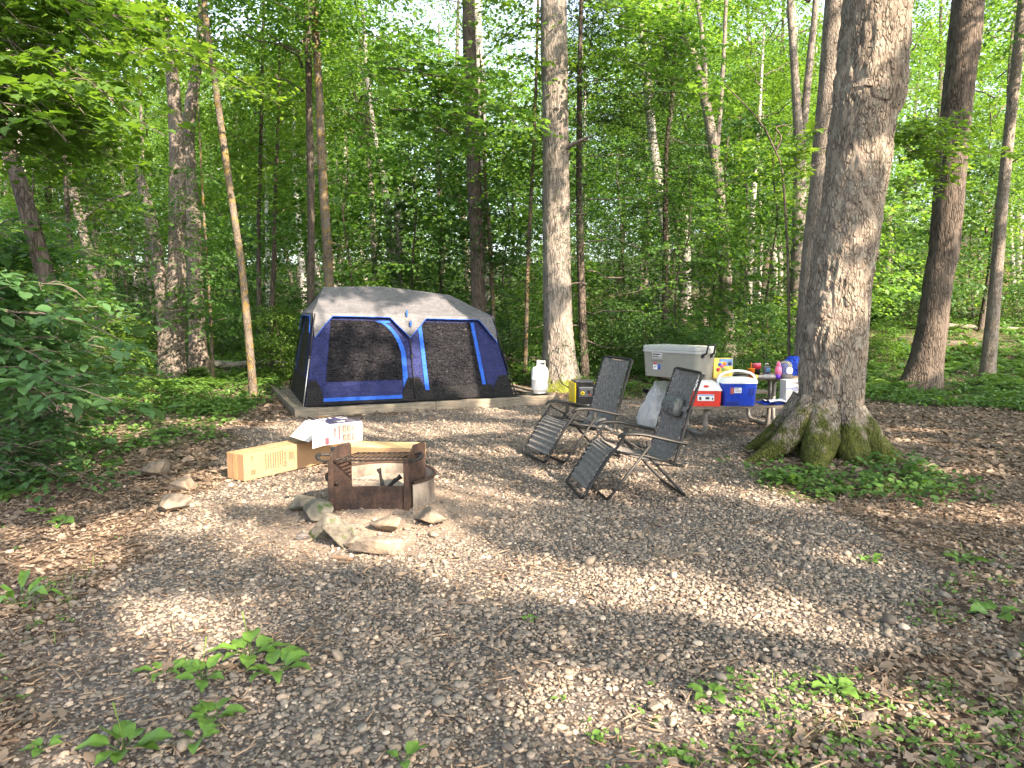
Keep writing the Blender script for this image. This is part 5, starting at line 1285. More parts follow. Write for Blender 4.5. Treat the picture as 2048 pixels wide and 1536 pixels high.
# white printed carton on top
wb = G(650, 892, .285); WA = R(41)
wbox = empty('printed_carton', (wb.x, wb.y, .292), WA, 'white printed product box with open flaps lying on the brown cardboard boxes', 'box')
WL, WW, WH = .44, .47, .212
mb = MB(); mb.box((WL/2, WW/2, .002), (WL, WW, .004)); mb.box((WL/2, WW/2, WH-.002), (WL, WW, .004)); mb.box((WL/2, .002, WH/2), (WL, .004, WH-.009)); mb.box((WL/2, WW-.002, WH/2), (WL, .004, WH-.009)); mb.box((WL-.002, WW/2, WH/2), (.004, WW-.009, WH-.009)); mb.build('box_body', m_white, wbox)
Mfl = Matrix.Translation((0,.002,0))@Rz(R(28)); mb = MB(); mb.box((-.105,0,WH/2), (.205,.004,WH-.004), Mfl); mb.build('flap', m_white, wbox)
Mtf = Matrix.Translation((0,0,WH))@Matrix.Rotation(R(-42),4,'Y'); mb = MB(); mb.box((-.12,WW/2,-.003), (.235,WW-.02,.004), Mtf); fl = mb.build('flap', m_white, wbox)
mb = MB(); mb.tube([(-.05,.10,.0002),(-.15,.20,.0002),(-.10,.10,.0002)], .003, 4); mb.tube([(-.15+.02*math.cos(a), .12+.02*math.sin(a), .0002) for a in [k*.6 for k in range(10)]], .002, 4)
for v in range(len(mb.v)): mb.v[v] = tuple(Mtf@Vector(mb.v[v]))
mb.build('red_sketch', m_redp, fl)
mb = MB(); 
for k in range(6): mb.box((-.06-.02*k,.27+.01*k,.0002), (.006,.14,.002), Mtf)
mb.build('faint_printing', m_pict, fl)
mb = MB(); mb.box((WL/2,WW/2,WH+.0015), (WL-.01,WW-.03,.002)); top = mb.build('top_print', m_navy, wbox)
mb = MB(); 
for (x, y, w, h) in ((.03,.24,.02,.42),(.065,.20,.012,.30),(.10,.30,.016,.22),(.15,.36,.02,.14),(.20,.40,.02,.08),(.26,.40,.02,.06)): mb.box((x,y,WH+.0035), (w,h,.0015))
mb.lathe([(0,0),(.060,0),(.060,.0015),(0,.0015)], (.24,.14,WH+.003), 22); mb.box((.37,.34,WH+.0035), (.08,.14,.0015)); mb.build('pale_picture', m_lab, top)
mb = MB(); mb.box((.22,.14,WH+.0052), (.10,.07,.001)); mb.box((.36,.12,WH+.0035), (.10,.12,.001)); mb.box((.365,.33,WH+.0052),(.06,.10,.001)); mb.build('grey_picture', m_pict, top)
mb = MB(); mb.box((WL/2+.05,-.0015,WH/2), (WL-.11,.002,WH-.01)); sidep = mb.build('side_print', plain('print_blush', (.30,.215,.20), .5, 0, .12, 10), wbox)
mb = MB(); mb.box((.025,-.0015,.042), (.045,.002,.075)); mb.build('red_print', m_redp, sidep); mb = MB(); mb.box((.165,-.003,.115),(.012,.002,.15)); mb.build('red_print', m_redp, sidep)
for i in range(3):
    for (zz, hh) in ((.155,.06),(.055,.06)):
        mb = MB(); mb.box((.225+.055*i,-.003,zz), (.038,.002,hh)); pc = mb.build('product_picture', m_pict, sidep)
        mb = MB(); mb.box((.227+.055*i,-.0045,zz-.003), (.022,.002,hh-.016)); mb.build('picture_inset', m_tan, pc) if False else mb.build('product_picture', m_tan, sidep)
mb = MB(); mb.box((.115,-.003,.12), (.028,.002,.10)); mb.build('product_picture', m_pict, sidep)

# ------------------------------------------------------------------ fire ring with grate
fa = G(662, 1036); fb = G(816, 1032); FM = (fa+fb)/2; FA = math.atan2(fb.y-fa.y, fb.x-fa.x)-R(3); FW = (fb-fa).length
fire = empty('fire_ring', (FM.x, FM.y, .0), FA, 'rusty steel campground fire ring with a flip grate', 'fire ring')
RR = .455; RC = (0.05, .37)
def ring_pt(a, r_, z): return Vector((RC[0]+r_*math.cos(a), RC[1]+r_*math.sin(a), z))
a0 = R(-48); a1 = R(228)
mb = MB(); n = 64
for (ra, rb, z0, z1) in ((RR-.004, RR+.004, 0.0, .272),):
    vs = []; 
    for i in range(n+1):
        a = a0+(a1-a0)*i/n; vs += [ring_pt(a, ra, z0), ring_pt(a, rb, z0), ring_pt(a, rb, z1), ring_pt(a, ra, z1)]
    fs = []
    for i in range(n):
        for k in range(4): fs.append((i*4+k, (i+1)*4+k, (i+1)*4+(k+1) % 4, i*4+(k+1) % 4))
    mb.add(vs, fs, False)
mb.build('ring_wall', m_ring, fire)
mb = MB(); mb.tube([ring_pt(a0+(a1-a0)*i/n, RR+.012, .278) for i in range(n+1)], .014, 10); mb.build('rim_rod', m_rust, fire)
hw = FW/2
mb = MB(); mb.box((0,0,.125), (FW-.012,.007,.27)); mb.build('front_panel', m_rust, fire)
def plate(x, outer):
    mb = MB(); mb.prism([(-.012,0),(-.012,.47),(.10,.585),(.26,.585),(.285,.56),(.285,.0)], -.0035, .0035, Matrix.Translation((x,0,0))@Rz(R(64))); return mb
for sx in (-1, 1):
    pl_o = plate(sx*hw, 1).build('side_plate', m_rust, fire)
    mb = MB(); mb.box((sx*(hw-.008), -.018, .235), (.042, .008, .50), None, .002); mb.build('post', m_rust, pl_o)
    mb = MB(); 
    for k in range(5): mb.box((sx*hw+.022, .045, .28+.055*k), (.010, .014, .022), None)
    mb.build('slot', m_black, pl_o)
gz = .472
for sx in (-1,):
    pass
mb = MB(); n = 17
tilt = lambda y: gz+.0*y
sk = .45; fr = [(-hw+.03,.02),(hw-.02,.02),(hw-.02+.30*sk,.32),(-hw+.03+.30*sk,.32)]; n = 13
mb.tube([(a, b, gz) for a, b in fr], .007, 8, closed=True); 
for i in range(n):
    x = -hw+.045+(FW-.09)*i/(n-1)
    mb.tube([(x,.02,gz+.006),(x+.30*sk,.32,gz+.006)], .0055, 6)
mb.tube([(-hw+.06,.17,gz-.008),(hw+.05,.17,gz-.008)], .008, 8)
gr_o = mb.build('grate', plain('sooty_iron', (.028,.020,.017), .6, .3, .4, 30), fire)
for sx in (1, -1):
    mb = MB(); pts = [(sx*(hw+.0),.02,gz),(sx*(hw+.06),.02,gz-.002),(sx*(hw+.10),.03,gz+.012),(sx*(hw+.115),.06,gz+.03),(sx*(hw+.10),.10,gz+.035),(sx*(hw+.02),.12,gz+.03)]
    mb.tube([Vector(q[:3]) for q in smooth_path([(*q, 1) for q in pts], 24)], .010, 8)
    mb.tube([Vector(q[:3]) for q in smooth_path([(*pts[2], 1), (*pts[3], 1), (*pts[4], 1)], 18)], .017, 10); mb.build('coil_handle', m_black, gr_o)
# burnt sticks and ash inside
mb = MB(); mb.grid(lambda a, b: Vector((RC[0]+(RR-.01)*math.sqrt(b)*math.cos(a*6.283), max(.006, RC[1]+(RR-.01)*math.sqrt(b)*math.sin(a*6.283)), .10+.05*float(fbm(a*9, b*6, 1))+.05*b*max(0, math.sin(a*6.283)))), 60, 16)
o = mb.build('ash_bed', m_ash, fire); 
def stick(name, a, b, r0, lab, mat=m_char, n=7, seed=1):
    q = np.random.RandomState(seed); a = Vector(a); b = Vector(b); pts = [(*(a.lerp(b, i/n)+Vector(q.randn(3)*.006)), r0*(1+.25*q.randn())*(1-.3*i/n)) for i in range(n+1)]
    V, F = trunk_arrays(pts, 8, 12, .15, seed=seed); M = fire.matrix_basis; V = np.array([M@Vector(v) for v in V]); o = np_obj(name, V, F, mat, None, False)
    o.data.from_pydata if False else None
    return tag(o, lab, 'stick')
stick('charred_stick', (.12,.10,.10), (.06,.20,.36), .022, 'charred black stick leaning upright inside the fire ring', seed=2)
stick('charred_stick', (.06,.22,.14), (.24,.24,.28), .024, 'short charred black stick crossing the upright one inside the fire ring', seed=3)
stick('charred_stick', (-.14,.16,.13), (.16,.22,.17), .016, 'ashy stick lying flat in the fire ring', m_twig, seed=4)

# ------------------------------------------------------------------ stones
t = NT('field_stone'); v = t.coord('Object'); oi = t.n('ObjectInfo')
c = t.ramp(t.noise(v, 9, 7, .65), [(.3, (.065,.056,.047)), (.5, (.14,.12,.10)), (.7, (.25,.215,.18))])
c = t.mix(t.ramp(t.noise(v, 4, 4), [(.5, 0), (.65, .5)]), c, (.28,.20,.13))
m_rock = t.done(t.princ(c, .85, 0, t.bump(t.noise(v, 25, 8, .7), .8, .02), .25))
t = NT('mossy_stone'); v = t.coord('Object')
c = t.ramp(t.noise(v, 9, 7, .65), [(.3, (.06,.055,.045)), (.5, (.13,.12,.10)), (.7, (.22,.20,.17))])
c = t.mix(t.ramp(t.noise(v, 6, 5), [(.56, 0), (.64, .9)]), c, (.035,.060,.010))
m_rockm = t.done(t.princ(c, .85, 0, t.bump(t.noise(v, 25, 8, .7), .8, .02), .25))
def rock(px, py, w, d, h, rz, seed, lab, cat='stone', mat=None, sink=.14, tiltx=0, group=None):
    p = G(px, py); r = np.random.RandomState(seed); BV, BF = ico(3); B = BV.copy()
    for k in range(14):
        nrm = r.randn(3); nrm[2] *= .8; nrm /= np.linalg.norm(nrm); dd = .42+.34*r.rand()
        ex = np.maximum(0, B@nrm-dd); B = B-ex[:, None]*nrm
    B *= 1+.10*(fbm(B[:, 0]*2.5+seed, B[:, 1]*2.5, B[:, 2]*2.5, 4)-.5)[:, None]
    B /= np.abs(B).max(0); B = B*np.array([w, d, h])/2
    ca, sa = math.cos(tiltx), math.sin(tiltx); B = np.stack([B[:, 0]*ca-B[:, 2]*sa, B[:, 1], B[:, 0]*sa+B[:, 2]*ca], 1)
    o = np_obj('stone', B, BF, mat or m_rock, None, True); o.data.shade_smooth() if False else None
    o.location = (p.x, p.y, TZ(p.x, p.y)+h/2-h*sink); o.rotation_euler = (0, 0, rz); return tag(o, lab, cat, group)
rock(318, 952, .36, .26, .22, .3, 51, 'rounded grey stone farthest back of the three beside the leaf litter')
rock(367, 980, .29, .24, .16, 1.2, 52, 'pale flat stone in the middle of the three left of the boxes')
rock(346, 1026, .26, .22, .18, -.2, 53, 'tan stone nearest the camera of the three at the left')
rock(648, 1078, .26, .26, .22, .4, 54, 'grey stone at the left front corner of the fire ring', mat=m_rockm)
rock(684, 1092, .28, .24, .29, 1.0, 55, 'tall grey stone with green moss in front of the fire ring', mat=m_rockm)
rock(628, 1040, .30, .40, .16, .5, 56, 'flat dark slab wedged at the left side of the fire ring', mat=m_rockm)
rock(608, 1026, .30, .30, .13, .9, 57, 'thin grey slab outermost at the left of the fire ring', mat=m_rockm)
rock(776, 1064, .29, .22, .17, -.2, 58, 'tan wedge shaped stone under the right corner of the fire ring front')
rock(752, 1108, .42, .18, .15, .15, 59, 'long pale stone in front of the fire ring', tiltx=-.1)
rock(706, 1098, .12, .12, .12, .7, 60, 'small brown stone between the mossy stone and the long pale one')
rock(864, 1052, .31, .20, .16, -.1, 61, 'dark flat topped stone at the right of the fire ring')
rock(868, 1074, .10, .08, .05, .2, 62, 'small flat grey stone in front of the dark flat topped one')
rock(604, 1082, .13, .10, .07, .3, 63, 'small charred stone at the left front of the fire ring', mat=plain('charred_stone', (.07,.065,.065), .8, 0, .4, 20, .6))
rock(1738, 1452, .085, .07, .05, .3, 64, 'smooth pale pebble lying in the weeds at the lower right')
rock(1305, 1425, .07, .05, .04, .3, 65, 'large buff pebble lying on the gravel at lower centre right')
# stick of split wood
o = np_obj('wood_scrap', *trunk_arrays([(-.09,0,0,.008),(0,.004,.004,.018),(.08,0,.0,.010)], 6, 6, .2), m_twig); p = G(686, 1122); o.location = (p.x, p.y, TZ(p.x, p.y)+.015); o.rotation_euler = (0,0,-.3); tag(o, 'scrap of pale split wood in front of the stones', 'wood scrap')

# ------------------------------------------------------------------ reclining lounge chairs
def make_chair(name, pos, rz, label, pillow_low):
    e = empty(name, (pos[0], pos[1], TZ(pos[0], pos[1])+.014), rz, label, 'folding chair'); hwid = .325
    def sm(pts, n=24): return [Vector(p[:3]) for p in smooth_path([(*p, 1) for p in pts], n)]
    W = hwid
    # leg loops
    def loop(p_top, p_bot, w, nm, rc=.07):
        mb = MB(); tx, tz = p_top; bx, bz = p_bot; d = Vector((tx-bx, 0, tz-bz)).normalized()
        pts = [(tx, -w, tz)]; c1 = Vector((bx, -w, bz))+d*rc; c2 = Vector((bx, -w+rc, bz))
        for (a, b, c, s) in ((c1, Vector((bx, -w, bz)), c2, 1),):
            for k in range(7): t_ = k/6; q = a*(1-t_)**2+b*2*t_*(1-t_)+c*t_*t_; pts.append(tuple(q))
        m_ = [(p[0], -p[1], p[2]) for p in pts[::-1]]
        mb.tube(pts+m_, .0135, 8); return mb.build(nm, m_black, e)
    loop((.385,.50), (0,.012), W+.015, 'front_leg'); loop((.31,.47), (.74,.012), W-.012, 'rear_leg')
    # footrest frame: rises from the foot bar to the armrest front
    def frame(side_pts, nm, endbar=True, rc=.06):
        mb = MB(); S = sm([(a, -W, b) for a, b in side_pts], 20)
        if endbar:
            a = S[-1]; d = (S[-2]-S[-1]).normalized(); c1 = a+d*rc; c2 = Vector((a.x, -W+rc, a.z)); S = S[:-1]
            for k in range(7): t_ = k/6; S.append(c1*(1-t_)**2+a*2*t_*(1-t_)+c2*t_*t_)
        mb.tube(S+[Vector((p.x, -p.y, p.z)) for p in S[::-1]] if endbar else S, .0135, 8)
        if not endbar: mb.tube([Vector((p.x, -p.y, p.z)) for p in S], .0115, 8)
        return mb.build(nm, m_black, e)
    FRp = [(.145,.575),(.09,.49),(.0,.38),(-.10,.22),(-.20,.07),(-.225,.03)]
    frame(FRp, 'footrest_frame')
    BKp = [(.61,.30),(.66,.48),(.75,.80),(.84,1.08),(.855,1.13)]
    frame(BKp, 'back_frame')
    mb = MB()
    for s_ in (-1, 1): mb.tube([(.07,s_*W,.445),(.35,s_*W,.40),(.64,s_*W,.315)], .0115, 8)
    mb.tube([(.64,-W,.315),(.64,W,.315)], .010, 8); mb.tube([(.085,-W,.45),(.085,W,.45)], .009, 8); mb.build('seat_rail', m_black, e)
    for s_ in (-1, 1):
        mb = MB(); mb.tube([(.14,s_*(W+.012),.555),(.36,s_*(W+.012),.43)], .009, 6); mb.tube([(.40,s_*(W+.01),.33),(.66,s_*(W+.01),.30)], .008, 6)
        mb.box((.66,s_*(W+.012),.31), (.06,.018,.03), None, .006); mb.box((.37,s_*(W+.016),.515), (.05,.02,.06), None, .008)
        mb.build('linkage', m_black, e)
    for s_ in (-1, 1):      # curved armrests
        mb = MB(); S = smooth_path([(.085,s_*(W+.018),.575,.6),(.14,s_*(W+.022),.605,1),(.30,s_*(W+.024),.600,1),(.48,s_*(W+.022),.560,1),(.62,s_*(W+.016),.525,1),(.72,s_*(W+.012),.505,.7)], 30)
        def armf(a, b):
            i = a*(len(S)-1); k = min(int(i), len(S)-2); t_ = i-k; p = S[k]*(1-t_)+S[k+1]*t_; an = b*6.283
            return Vector((p[0], p[1]+math.cos(an)*.034*p[3], p[2]+math.sin(an)*.017*p[3]))
        mb.grid(armf, 30, 14); mb.add([armf(0, i/14) for i in range(14)], [list(range(14))]); mb.add([armf(1, i/14) for i in range(14)], [list(range(14))[::-1]]); mb.build('armrest', m_blackp, e)
    # sling cloth: footrest, seat and back in one surface
    wi = W-.040
    SL = sm([(-.185,0,.105),(-.10,0,.235),(-.03,0,.35),(.03,0,.43),(.09,0,.452),(.20,0,.405),(.36,0,.355),(.50,0,.335),(.60,0,.375),(.655,0,.50),(.72,0,.74),(.78,0,.93),(.835,0,1.10),(.85,0,1.128)], 120)
    def sl(a, b):
        i = a*(len(SL)-1); k = min(int(i), len(SL)-2); t_ = i-k; p = SL[k].lerp(SL[k+1], t_); T = (SL[k+1]-SL[k]).normalized(); N = Vector((-T.z, 0, T.x))
        y = (b*2-1)*wi; sag = .030*(1-(b*2-1)**2)*(.25 if a < .3 else 1)
        rib = .006*math.sin(a*3.1416*62) if a < .34 else 0
        p = p-N*(sag if N.z > 0 else -sag)+N*rib; return Vector((p.x, y, p.z))
    mb = MB(); mb.grid(sl, 200, 16); so_ = mb.build('sling', m_sling, e)
    # elastic lacing zigzag between cloth edge and frame
    lace = plain('lace_grey', (.03,.03,.03), .6)
    def edge(a, s_): q = sl(a, 1.0 if s_ > 0 else 0.0); return Vector((q.x, q.y, q.z))
    def out(a, s_): q = sl(a, 1.0); return Vector((q.x, s_*(W-.004), q.z))
    for s_ in (-1, 1):
        for (lo, hi, n) in ((.03,.30,16),(.58,.90,20)):
            pts = []
            for k in range(n+1): pts.append(edge(lo+(hi-lo)*k/n, s_) if k % 2 else out(lo+(hi-lo)*k/n, s_))
            mb = MB(); mb.tube(pts, .0035, 5, smooth=False); mb.build('elastic_lacing', lace, so_)
    mb = MB()
    for s_ in (-1, 1):
        for (lo, hi, n) in ((.03,.30,9),(.58,.90,11)):
            for k in range(n): q = edge(lo+(hi-lo)*(k+.5)/n, s_); mb.box((q.x, q.y, q.z), (.008,.012,.008))
    mb.build('eyelet', m_silver, so_)
    # pillow
    a = .60 if pillow_low else .79; c = sl(a, .5); k = int(a*(len(SL)-1)); T = (SL[k+1]-SL[k]).normalized(); N = Vector((-T.z, 0, T.x)); N = N if N.x < 0 else -N
    cc = c+N*(.055)
    Mp = Matrix((Vector((0,1,0)), T, N)).transposed().to_4x4(); Mp.translation = cc
    mb = MB(); hl = .19
    def pil(u, v):
        s_ = (u*2-1); an = v*6.283; rr = (1-abs(s_)**9)**.5*(.97+.03*math.cos(8*s_)); return Mp@Vector((s_*hl, math.cos(an)*.095*rr, math.sin(an)*.060*rr))
    mb.grid(pil, 26, 20); po = mb.build('pillow', m_pillow, e)
    mb = MB(); q = Mp@Vector((hl,0,0)); q2 = Vector((c.x, W, c.z)); 
    for s_ in (-1, 1):
        b0 = Mp@Vector((s_*(hl-.01),0,-.02)); b1 = Vector((c.x+.0, s_*(W+.012), c.z)); mid = (b0+b1)/2; d = b1-b0
        mb.box((0,0,0), (d.length+.02,.004,.045), Matrix.Translation(mid)@Matrix((d.normalized(), T.cross(d.normalized()).normalized(), T)).transposed().to_4x4())
    mb.build('pillow_strap', m_sling, po)
    return e
make_chair('lounge_chair', (.795, 6.47), R(8), 'front grey zero gravity lounge chair with its pillow high on the back', False)
make_chair('lounge_chair', (.45, 8.00), R(22), 'rear grey zero gravity lounge chair with its pillow slipped to the seat', True)
# ------------------------------------------------------------------ broadleaf weeds: each leaf a curved blade on a stalk
m_plant = None
t = NT('plantain_leaf'); v = t.coord('Object'); g = t.n('NewGeometry')
c = t.ramp(g.outputs['Random Per Island'], [(0, (.060,.135,.022)), (.5, (.09,.185,.030)), (1, (.14,.25,.045))])
p = t.princ(c, .5, 0, t.bump(t.noise(v, 60, 3), .3, .003), .4); tr = t.n('BsdfTranslucent'); t.l(t.mix(1.0, c, (1.1,1.1,.5), 'MULTIPLY'), tr.inputs['Color'])
mx = t.n('MixShader'); mx.inputs[0].default_value = .3; t.l(p.outputs[0], mx.inputs[1]); t.l(tr.outputs[0], mx.inputs[2]); m_plantain = t.done(mx)
def weed(px, py, n, L_, seed, lab, wk=.30, spikes=0, name='plantain_plant', rise=.5, group=None):
    L = L_*1.03; p = G(px, py); q = np.random.RandomState(seed); e = empty(name, (p.x, p.y, TZ(p.x, p.y)), 0, lab, 'plant', group)
    for i in range(n):
        an = i*2.4+q.rand()*.5; l = L*(.65+.5*q.rand()); st = l*.40; rs_ = rise*(.6+.6*q.rand()); mb = MB(); ca, sa = math.cos(an), math.sin(an); roll = q.randn()*.25; dr = .55+.5*q.rand()
        def blade(a, b):
            s = a; w = wk*l*(math.sin(math.pi*min(1, s**.75*1.0))**.8)*(1-.25*s)+.0008
            r_ = st*.9+s*l*.9; z = st*rs_+s*l*rs_-dr*l*s*s*rs_*1.1+.006; y = (b*2-1)*w; z += abs(b*2-1)*w*.30+.03*l*math.sin(s*14+seed)*abs(b*2-1)+roll*y
            return Vector((ca*r_-sa*y, sa*r_+ca*y, z))
        mb.grid(blade, 10, 6); mb.tube([(0,0,.0),(ca*st*.5,sa*st*.5,st*rs_*.6),(ca*st*.95,sa*st*.95,st*rs_+.008)], .0022, 5)
        mb.build('leaf', m_plantain, e)
    for i in range(spikes):
        an = q.rand()*6.28; mb = MB(); mb.tube([(0,0,0),(.01*math.cos(an),.01*math.sin(an),L*.8),(.03*math.cos(an),.03*math.sin(an),L*1.5)], [.0018,.0016,.004], 5); mb.build('seed_spike', m_grass, e)
    return e
weed(500,1315,9,.15,1,'broad leaved weed, tallest clump of the group at lower left',.30,1)
weed(405,1362,7,.13,2,'broad leaved weed with upright leaf left of the tallest clump',.26,1)
weed(327,1350,6,.11,3,'jagged leaved weed leftmost in the group above the lowest one',.24,0,'weed')
weed(548,1352,8,.14,4,'broad leaved weed at the right end of the lower left group')
weed(425,1440,7,.10,5,'round leaved weed below the middle of the lower left group',.36)
weed(392,1490,4,.085,6,'small three leaved weed beside the bottom left clump',.32)
weed(248,1505,8,.14,7,'big leaved weed closest to the bottom edge at the left',.34,1)
weed(805,1528,4,.07,8,'tiny green weed cut by the bottom edge near the centre',.3)
weed(1057,1243,4,.05,9,'tiny lone weed on the gravel in the middle foreground',.34)
weed(122,1052,7,.11,10,'yellow green maple seedling on the brown leaves at left',.42,0,'seedling')
weed(88,1030,6,.10,11,'green seedling just above the yellow one at left',.40,0,'seedling')
weed(40,1215,9,.20,12,'dandelion like weed with long leaves at the left edge',.13,0,'weed',.8)
weed(90,1500,5,.06,13,'small weed near the bottom left corner',.3)
weed(1738,1125,6,.09,14,'small green weed on the gravel right of the huge trunk',.3,0,'weed')
weed(1930,1125,9,.13,15,'low green weed near the right edge below the leaf litter',.28,0,'weed')
weed(1990,1235,8,.12,16,'weed cut off near the right edge above the grass patch',.28,0,'weed')
weed(1665,1385,7,.09,17,'bright weed at the top of the lower right grass patch',.34,0,'weed')
weed(1420,1400,5,.07,18,'small weed at the left edge of the lower right patch',.34,0,'weed')
q = np.random.RandomState(61)
# ivy and seedlings at the foot of the huge tree: larger leaves
def patch(name, pts, n, ls, hs, lab, cat, seed, mat, per=8, T=T_OVAL):
    q = np.random.RandomState(seed); ps = [G(*p) for p in pts]; e = empty(name, (ps[0].x, ps[0].y, TZ(ps[0].x, ps[0].y)), 0, lab, cat)
    C = []; 
    for i in range(n):
        a = ps[q.randint(len(ps))]; x = a.x+q.randn()*.20; y = a.y+q.randn()*.20; h = hs*(.4+q.rand())
        for k in range(per): an = q.rand()*6.28; C.append((x+math.cos(an)*ls*.7-ps[0].x, y+math.sin(an)*ls*.7-ps[0].y, TZ(x, y)+h*(.4+.6*q.rand())-e.location.z, an))
    C = np.array(C); m = len(C)
    np_obj('leaves', *leaves(C[:, :3], C[:, 3], q.randn(m)*.3, q.randn(m)*.3, ls*np.exp(q.randn(m)*.25), T), mat, e); return e
patch('leafy_patch', [(1770,935),(1800,955),(1850,975),(1880,990),(1820,1000),(1770,985)], 80, .058, .12, 'spreading leafy plants right of the mossy roots of the huge tree', 'plants', 62, m_cover)
patch('leafy_patch', [(1560,955),(1600,965),(1640,985),(1575,975)], 60, .05, .09, 'small leafy plants in front of the left mossy roots', 'plants', 63, m_cover)
patch('leafy_patch', [(606,822),(640,822),(625,826)], 40, .04, .06, 'small green weeds on the timber corner in front of the tent', 'plants', 64, m_cover)

# ------------------------------------------------------------------ big leaved shrubs and overhanging branches at the left
def boughs(name, Y, starts, mat, lab, cat, seed, ls, per, T, srad, base=None, n_along=9, droop=.10, thick=.012):
    """starts: list of ((px,py),(px,py),dY) bough lines; leaves fan out along them"""
    q = np.random.RandomState(seed); bx = base if base else A(starts[0][0][0], starts[0][0][1], Y); gz_ = TZ(bx.x, bx.y)
    e = empty(name, (bx.x, bx.y, gz_), 0, lab, cat); o = np.array([bx.x, bx.y, gz_]); L = []; cen = []; az = []
    for ((x0, y0), (x1, y1), dY) in starts:
        a = np.array(A(x0, y0, Y)); b = np.array(A(x1, y1, Y+dY)); d = b-a; ln = np.linalg.norm(d); pts = []
        for k in range(7):
            t_ = k/6; p_ = a+d*t_; p_[2] += droop*ln*(4*t_*(1-t_))*.5; p_ += q.randn(3)*.02; pts.append((*(p_-o), thick*(1.05-t_)))
        L.append(trunk_arrays(pts, 6, 14, 0))
        for k in range(n_along):
            t_ = (k+.5+q.randn()*.25)/n_along; t_ = min(1, max(.02, t_)); p_ = a+d*t_; p_[2] += droop*ln*(4*t_*(1-t_))*.5; s_ = q.choice([-1, 1]); h = math.atan2(d[1], d[0])
            off = srad*(.35+.6*q.rand())*(1-.35*t_); an = h+s_*(.7+.5*q.rand()); c_ = p_+np.array([math.cos(an)*off, math.sin(an)*off, q.randn()*.05-.05*off]); cen.append(c_-o); az.append(an)
            L.append(trunk_arrays([(*(p_-o), thick*.4), (*((p_+c_)/2-o+np.array([0,0,.02])), thick*.3), (*(c_-o), thick*.15)], 4, 3, 0))
    V, F = sprays(np.array(cen), np.array(az), np.full(len(cen), srad*.62), per, seed+1, ls, T, jit=.26, flat=.07)
    c = np_obj('foliage', V, F, mat, e); np_obj('branches', *stack(L), m_branch, e); return e
def spread(x0, y0, x1, y1, n, seed, dx=(120, 260), dy=(-40, 60), dYr=1.2):
    q = np.random.RandomState(seed); out = []
    for i in range(n):
        a = (x0+(x1-x0)*q.rand(), y0+(y1-y0)*q.rand()); out.append((a, (a[0]+dx[0]+(dx[1]-dx[0])*q.rand(), a[1]+dy[0]+(dy[1]-dy[0])*q.rand()), (q.rand()-.5)*2*dYr))
    return out
bs = G(-120, 1050)
def shrub_base(px, Y): p = A(px, 600, Y); return Vector((p.x, Y, TZ(p.x, Y)))
boughs('broadleaf_shrub', 5.2, spread(-260, 560, -60, 800, 15, 71, (170, 330), (-30, 90), .7), m_leafD, 'large leaved shrub with grey green leaves reaching in from the left edge', 'shrub', 72, .100, 15, T_OVAL, .30, shrub_base(-260, 5.4), 8, .12, .008)
boughs('broadleaf_shrub', 7.6, spread(-160, 610, 120, 860, 26, 73, (120, 260), (-40, 70), 1.0), m_leafD, 'leafy dark green shrub filling the left behind the large leaved one', 'shrub', 74, .082, 20, T_OVAL, .42, shrub_base(120, 7.8), 8, .12, .010)
boughs('low_shrub', 6.6, spread(-160, 880, 60, 960, 14, 75, (60, 170), (-30, 40), .6), m_leafC, 'low dark shrub on the ground at the left edge above the brown leaves', 'shrub', 76, .065, 18, T_OVAL, .30, shrub_base(-60, 6.8), 6, .15, .006)
boughs('maple_tree', 11.0, spread(-220, 440, 60, 700, 34, 77, (60, 170), (-50, 70), 2.0), m_leafA, 'shaded young maple with layered leaves left of the double trunk', 'tree', 78, .105, 30, T_MAPLE, .75, shrub_base(170, 11.2), 8, .10, .016)
boughs('overhanging_maple', 7.4, spread(-260, -160, 40, 250, 36, 79, (120, 300), (60, 180), 1.6), m_leafB, 'maple branches with yellow green leaves hanging down from the top left', 'tree', 80, .100, 26, T_MAPLE, .55, shrub_base(-420, 7.6), 8, .16, .014)
boughs('overhanging_maple', 12.0, spread(40, -40, 330, 150, 10, 81, (80, 240), (20, 110), 2.0), m_leafB, 'farther maple boughs with sunlit leaves crossing the double trunk', 'tree', 82, .105, 26, T_MAPLE, .70, shrub_base(60, 12.6), 7, .12, .014)
boughs('maple_bough', 13.2, spread(700, 60, 860, 260, 16, 83, (80, 240), (20, 110), 1.4), m_leafA, 'dark maple boughs hanging across the furrowed trunk above the tent', 'branch', 84, .115, 22, T_MAPLE, .6, shrub_base(950, 17.0), 7, .1, .012)
boughs('maple_bough', 9.4, [((1640,330),(1560,350),.4),((1650,300),(1570,310),.5),((1650,260),(1600,290),.2),((1660,210),(1700,190),-.2)], m_leafB, 'small leafy maple spray growing from the left side of the huge trunk', 'branch', 86, .085, 12, T_MAPLE, .22, A(1655, 320, 8.6), 5, .1, .006)
boughs('maple_bough', 14.5, spread(1180, -60, 1300, 200, 14, 87, (60, 240), (10, 90), 1.4), m_leafA, 'leafy boughs at the top between the straight trunk and the curved grey tree', 'branch', 88, .11, 24, T_MAPLE, .6, shrub_base(1178, 16.4), 7, .1, .012)
boughs('maple_bough', 13.0, spread(1780, 220, 1900, 420, 12, 89, (-30, 180), (0, 60), 1.4), m_leafB, 'sunlit leafy boughs between the huge trunk and the dark one', 'branch', 90, .10, 22, T_MAPLE, .55, shrub_base(1800, 14.5), 6, .1, .010)

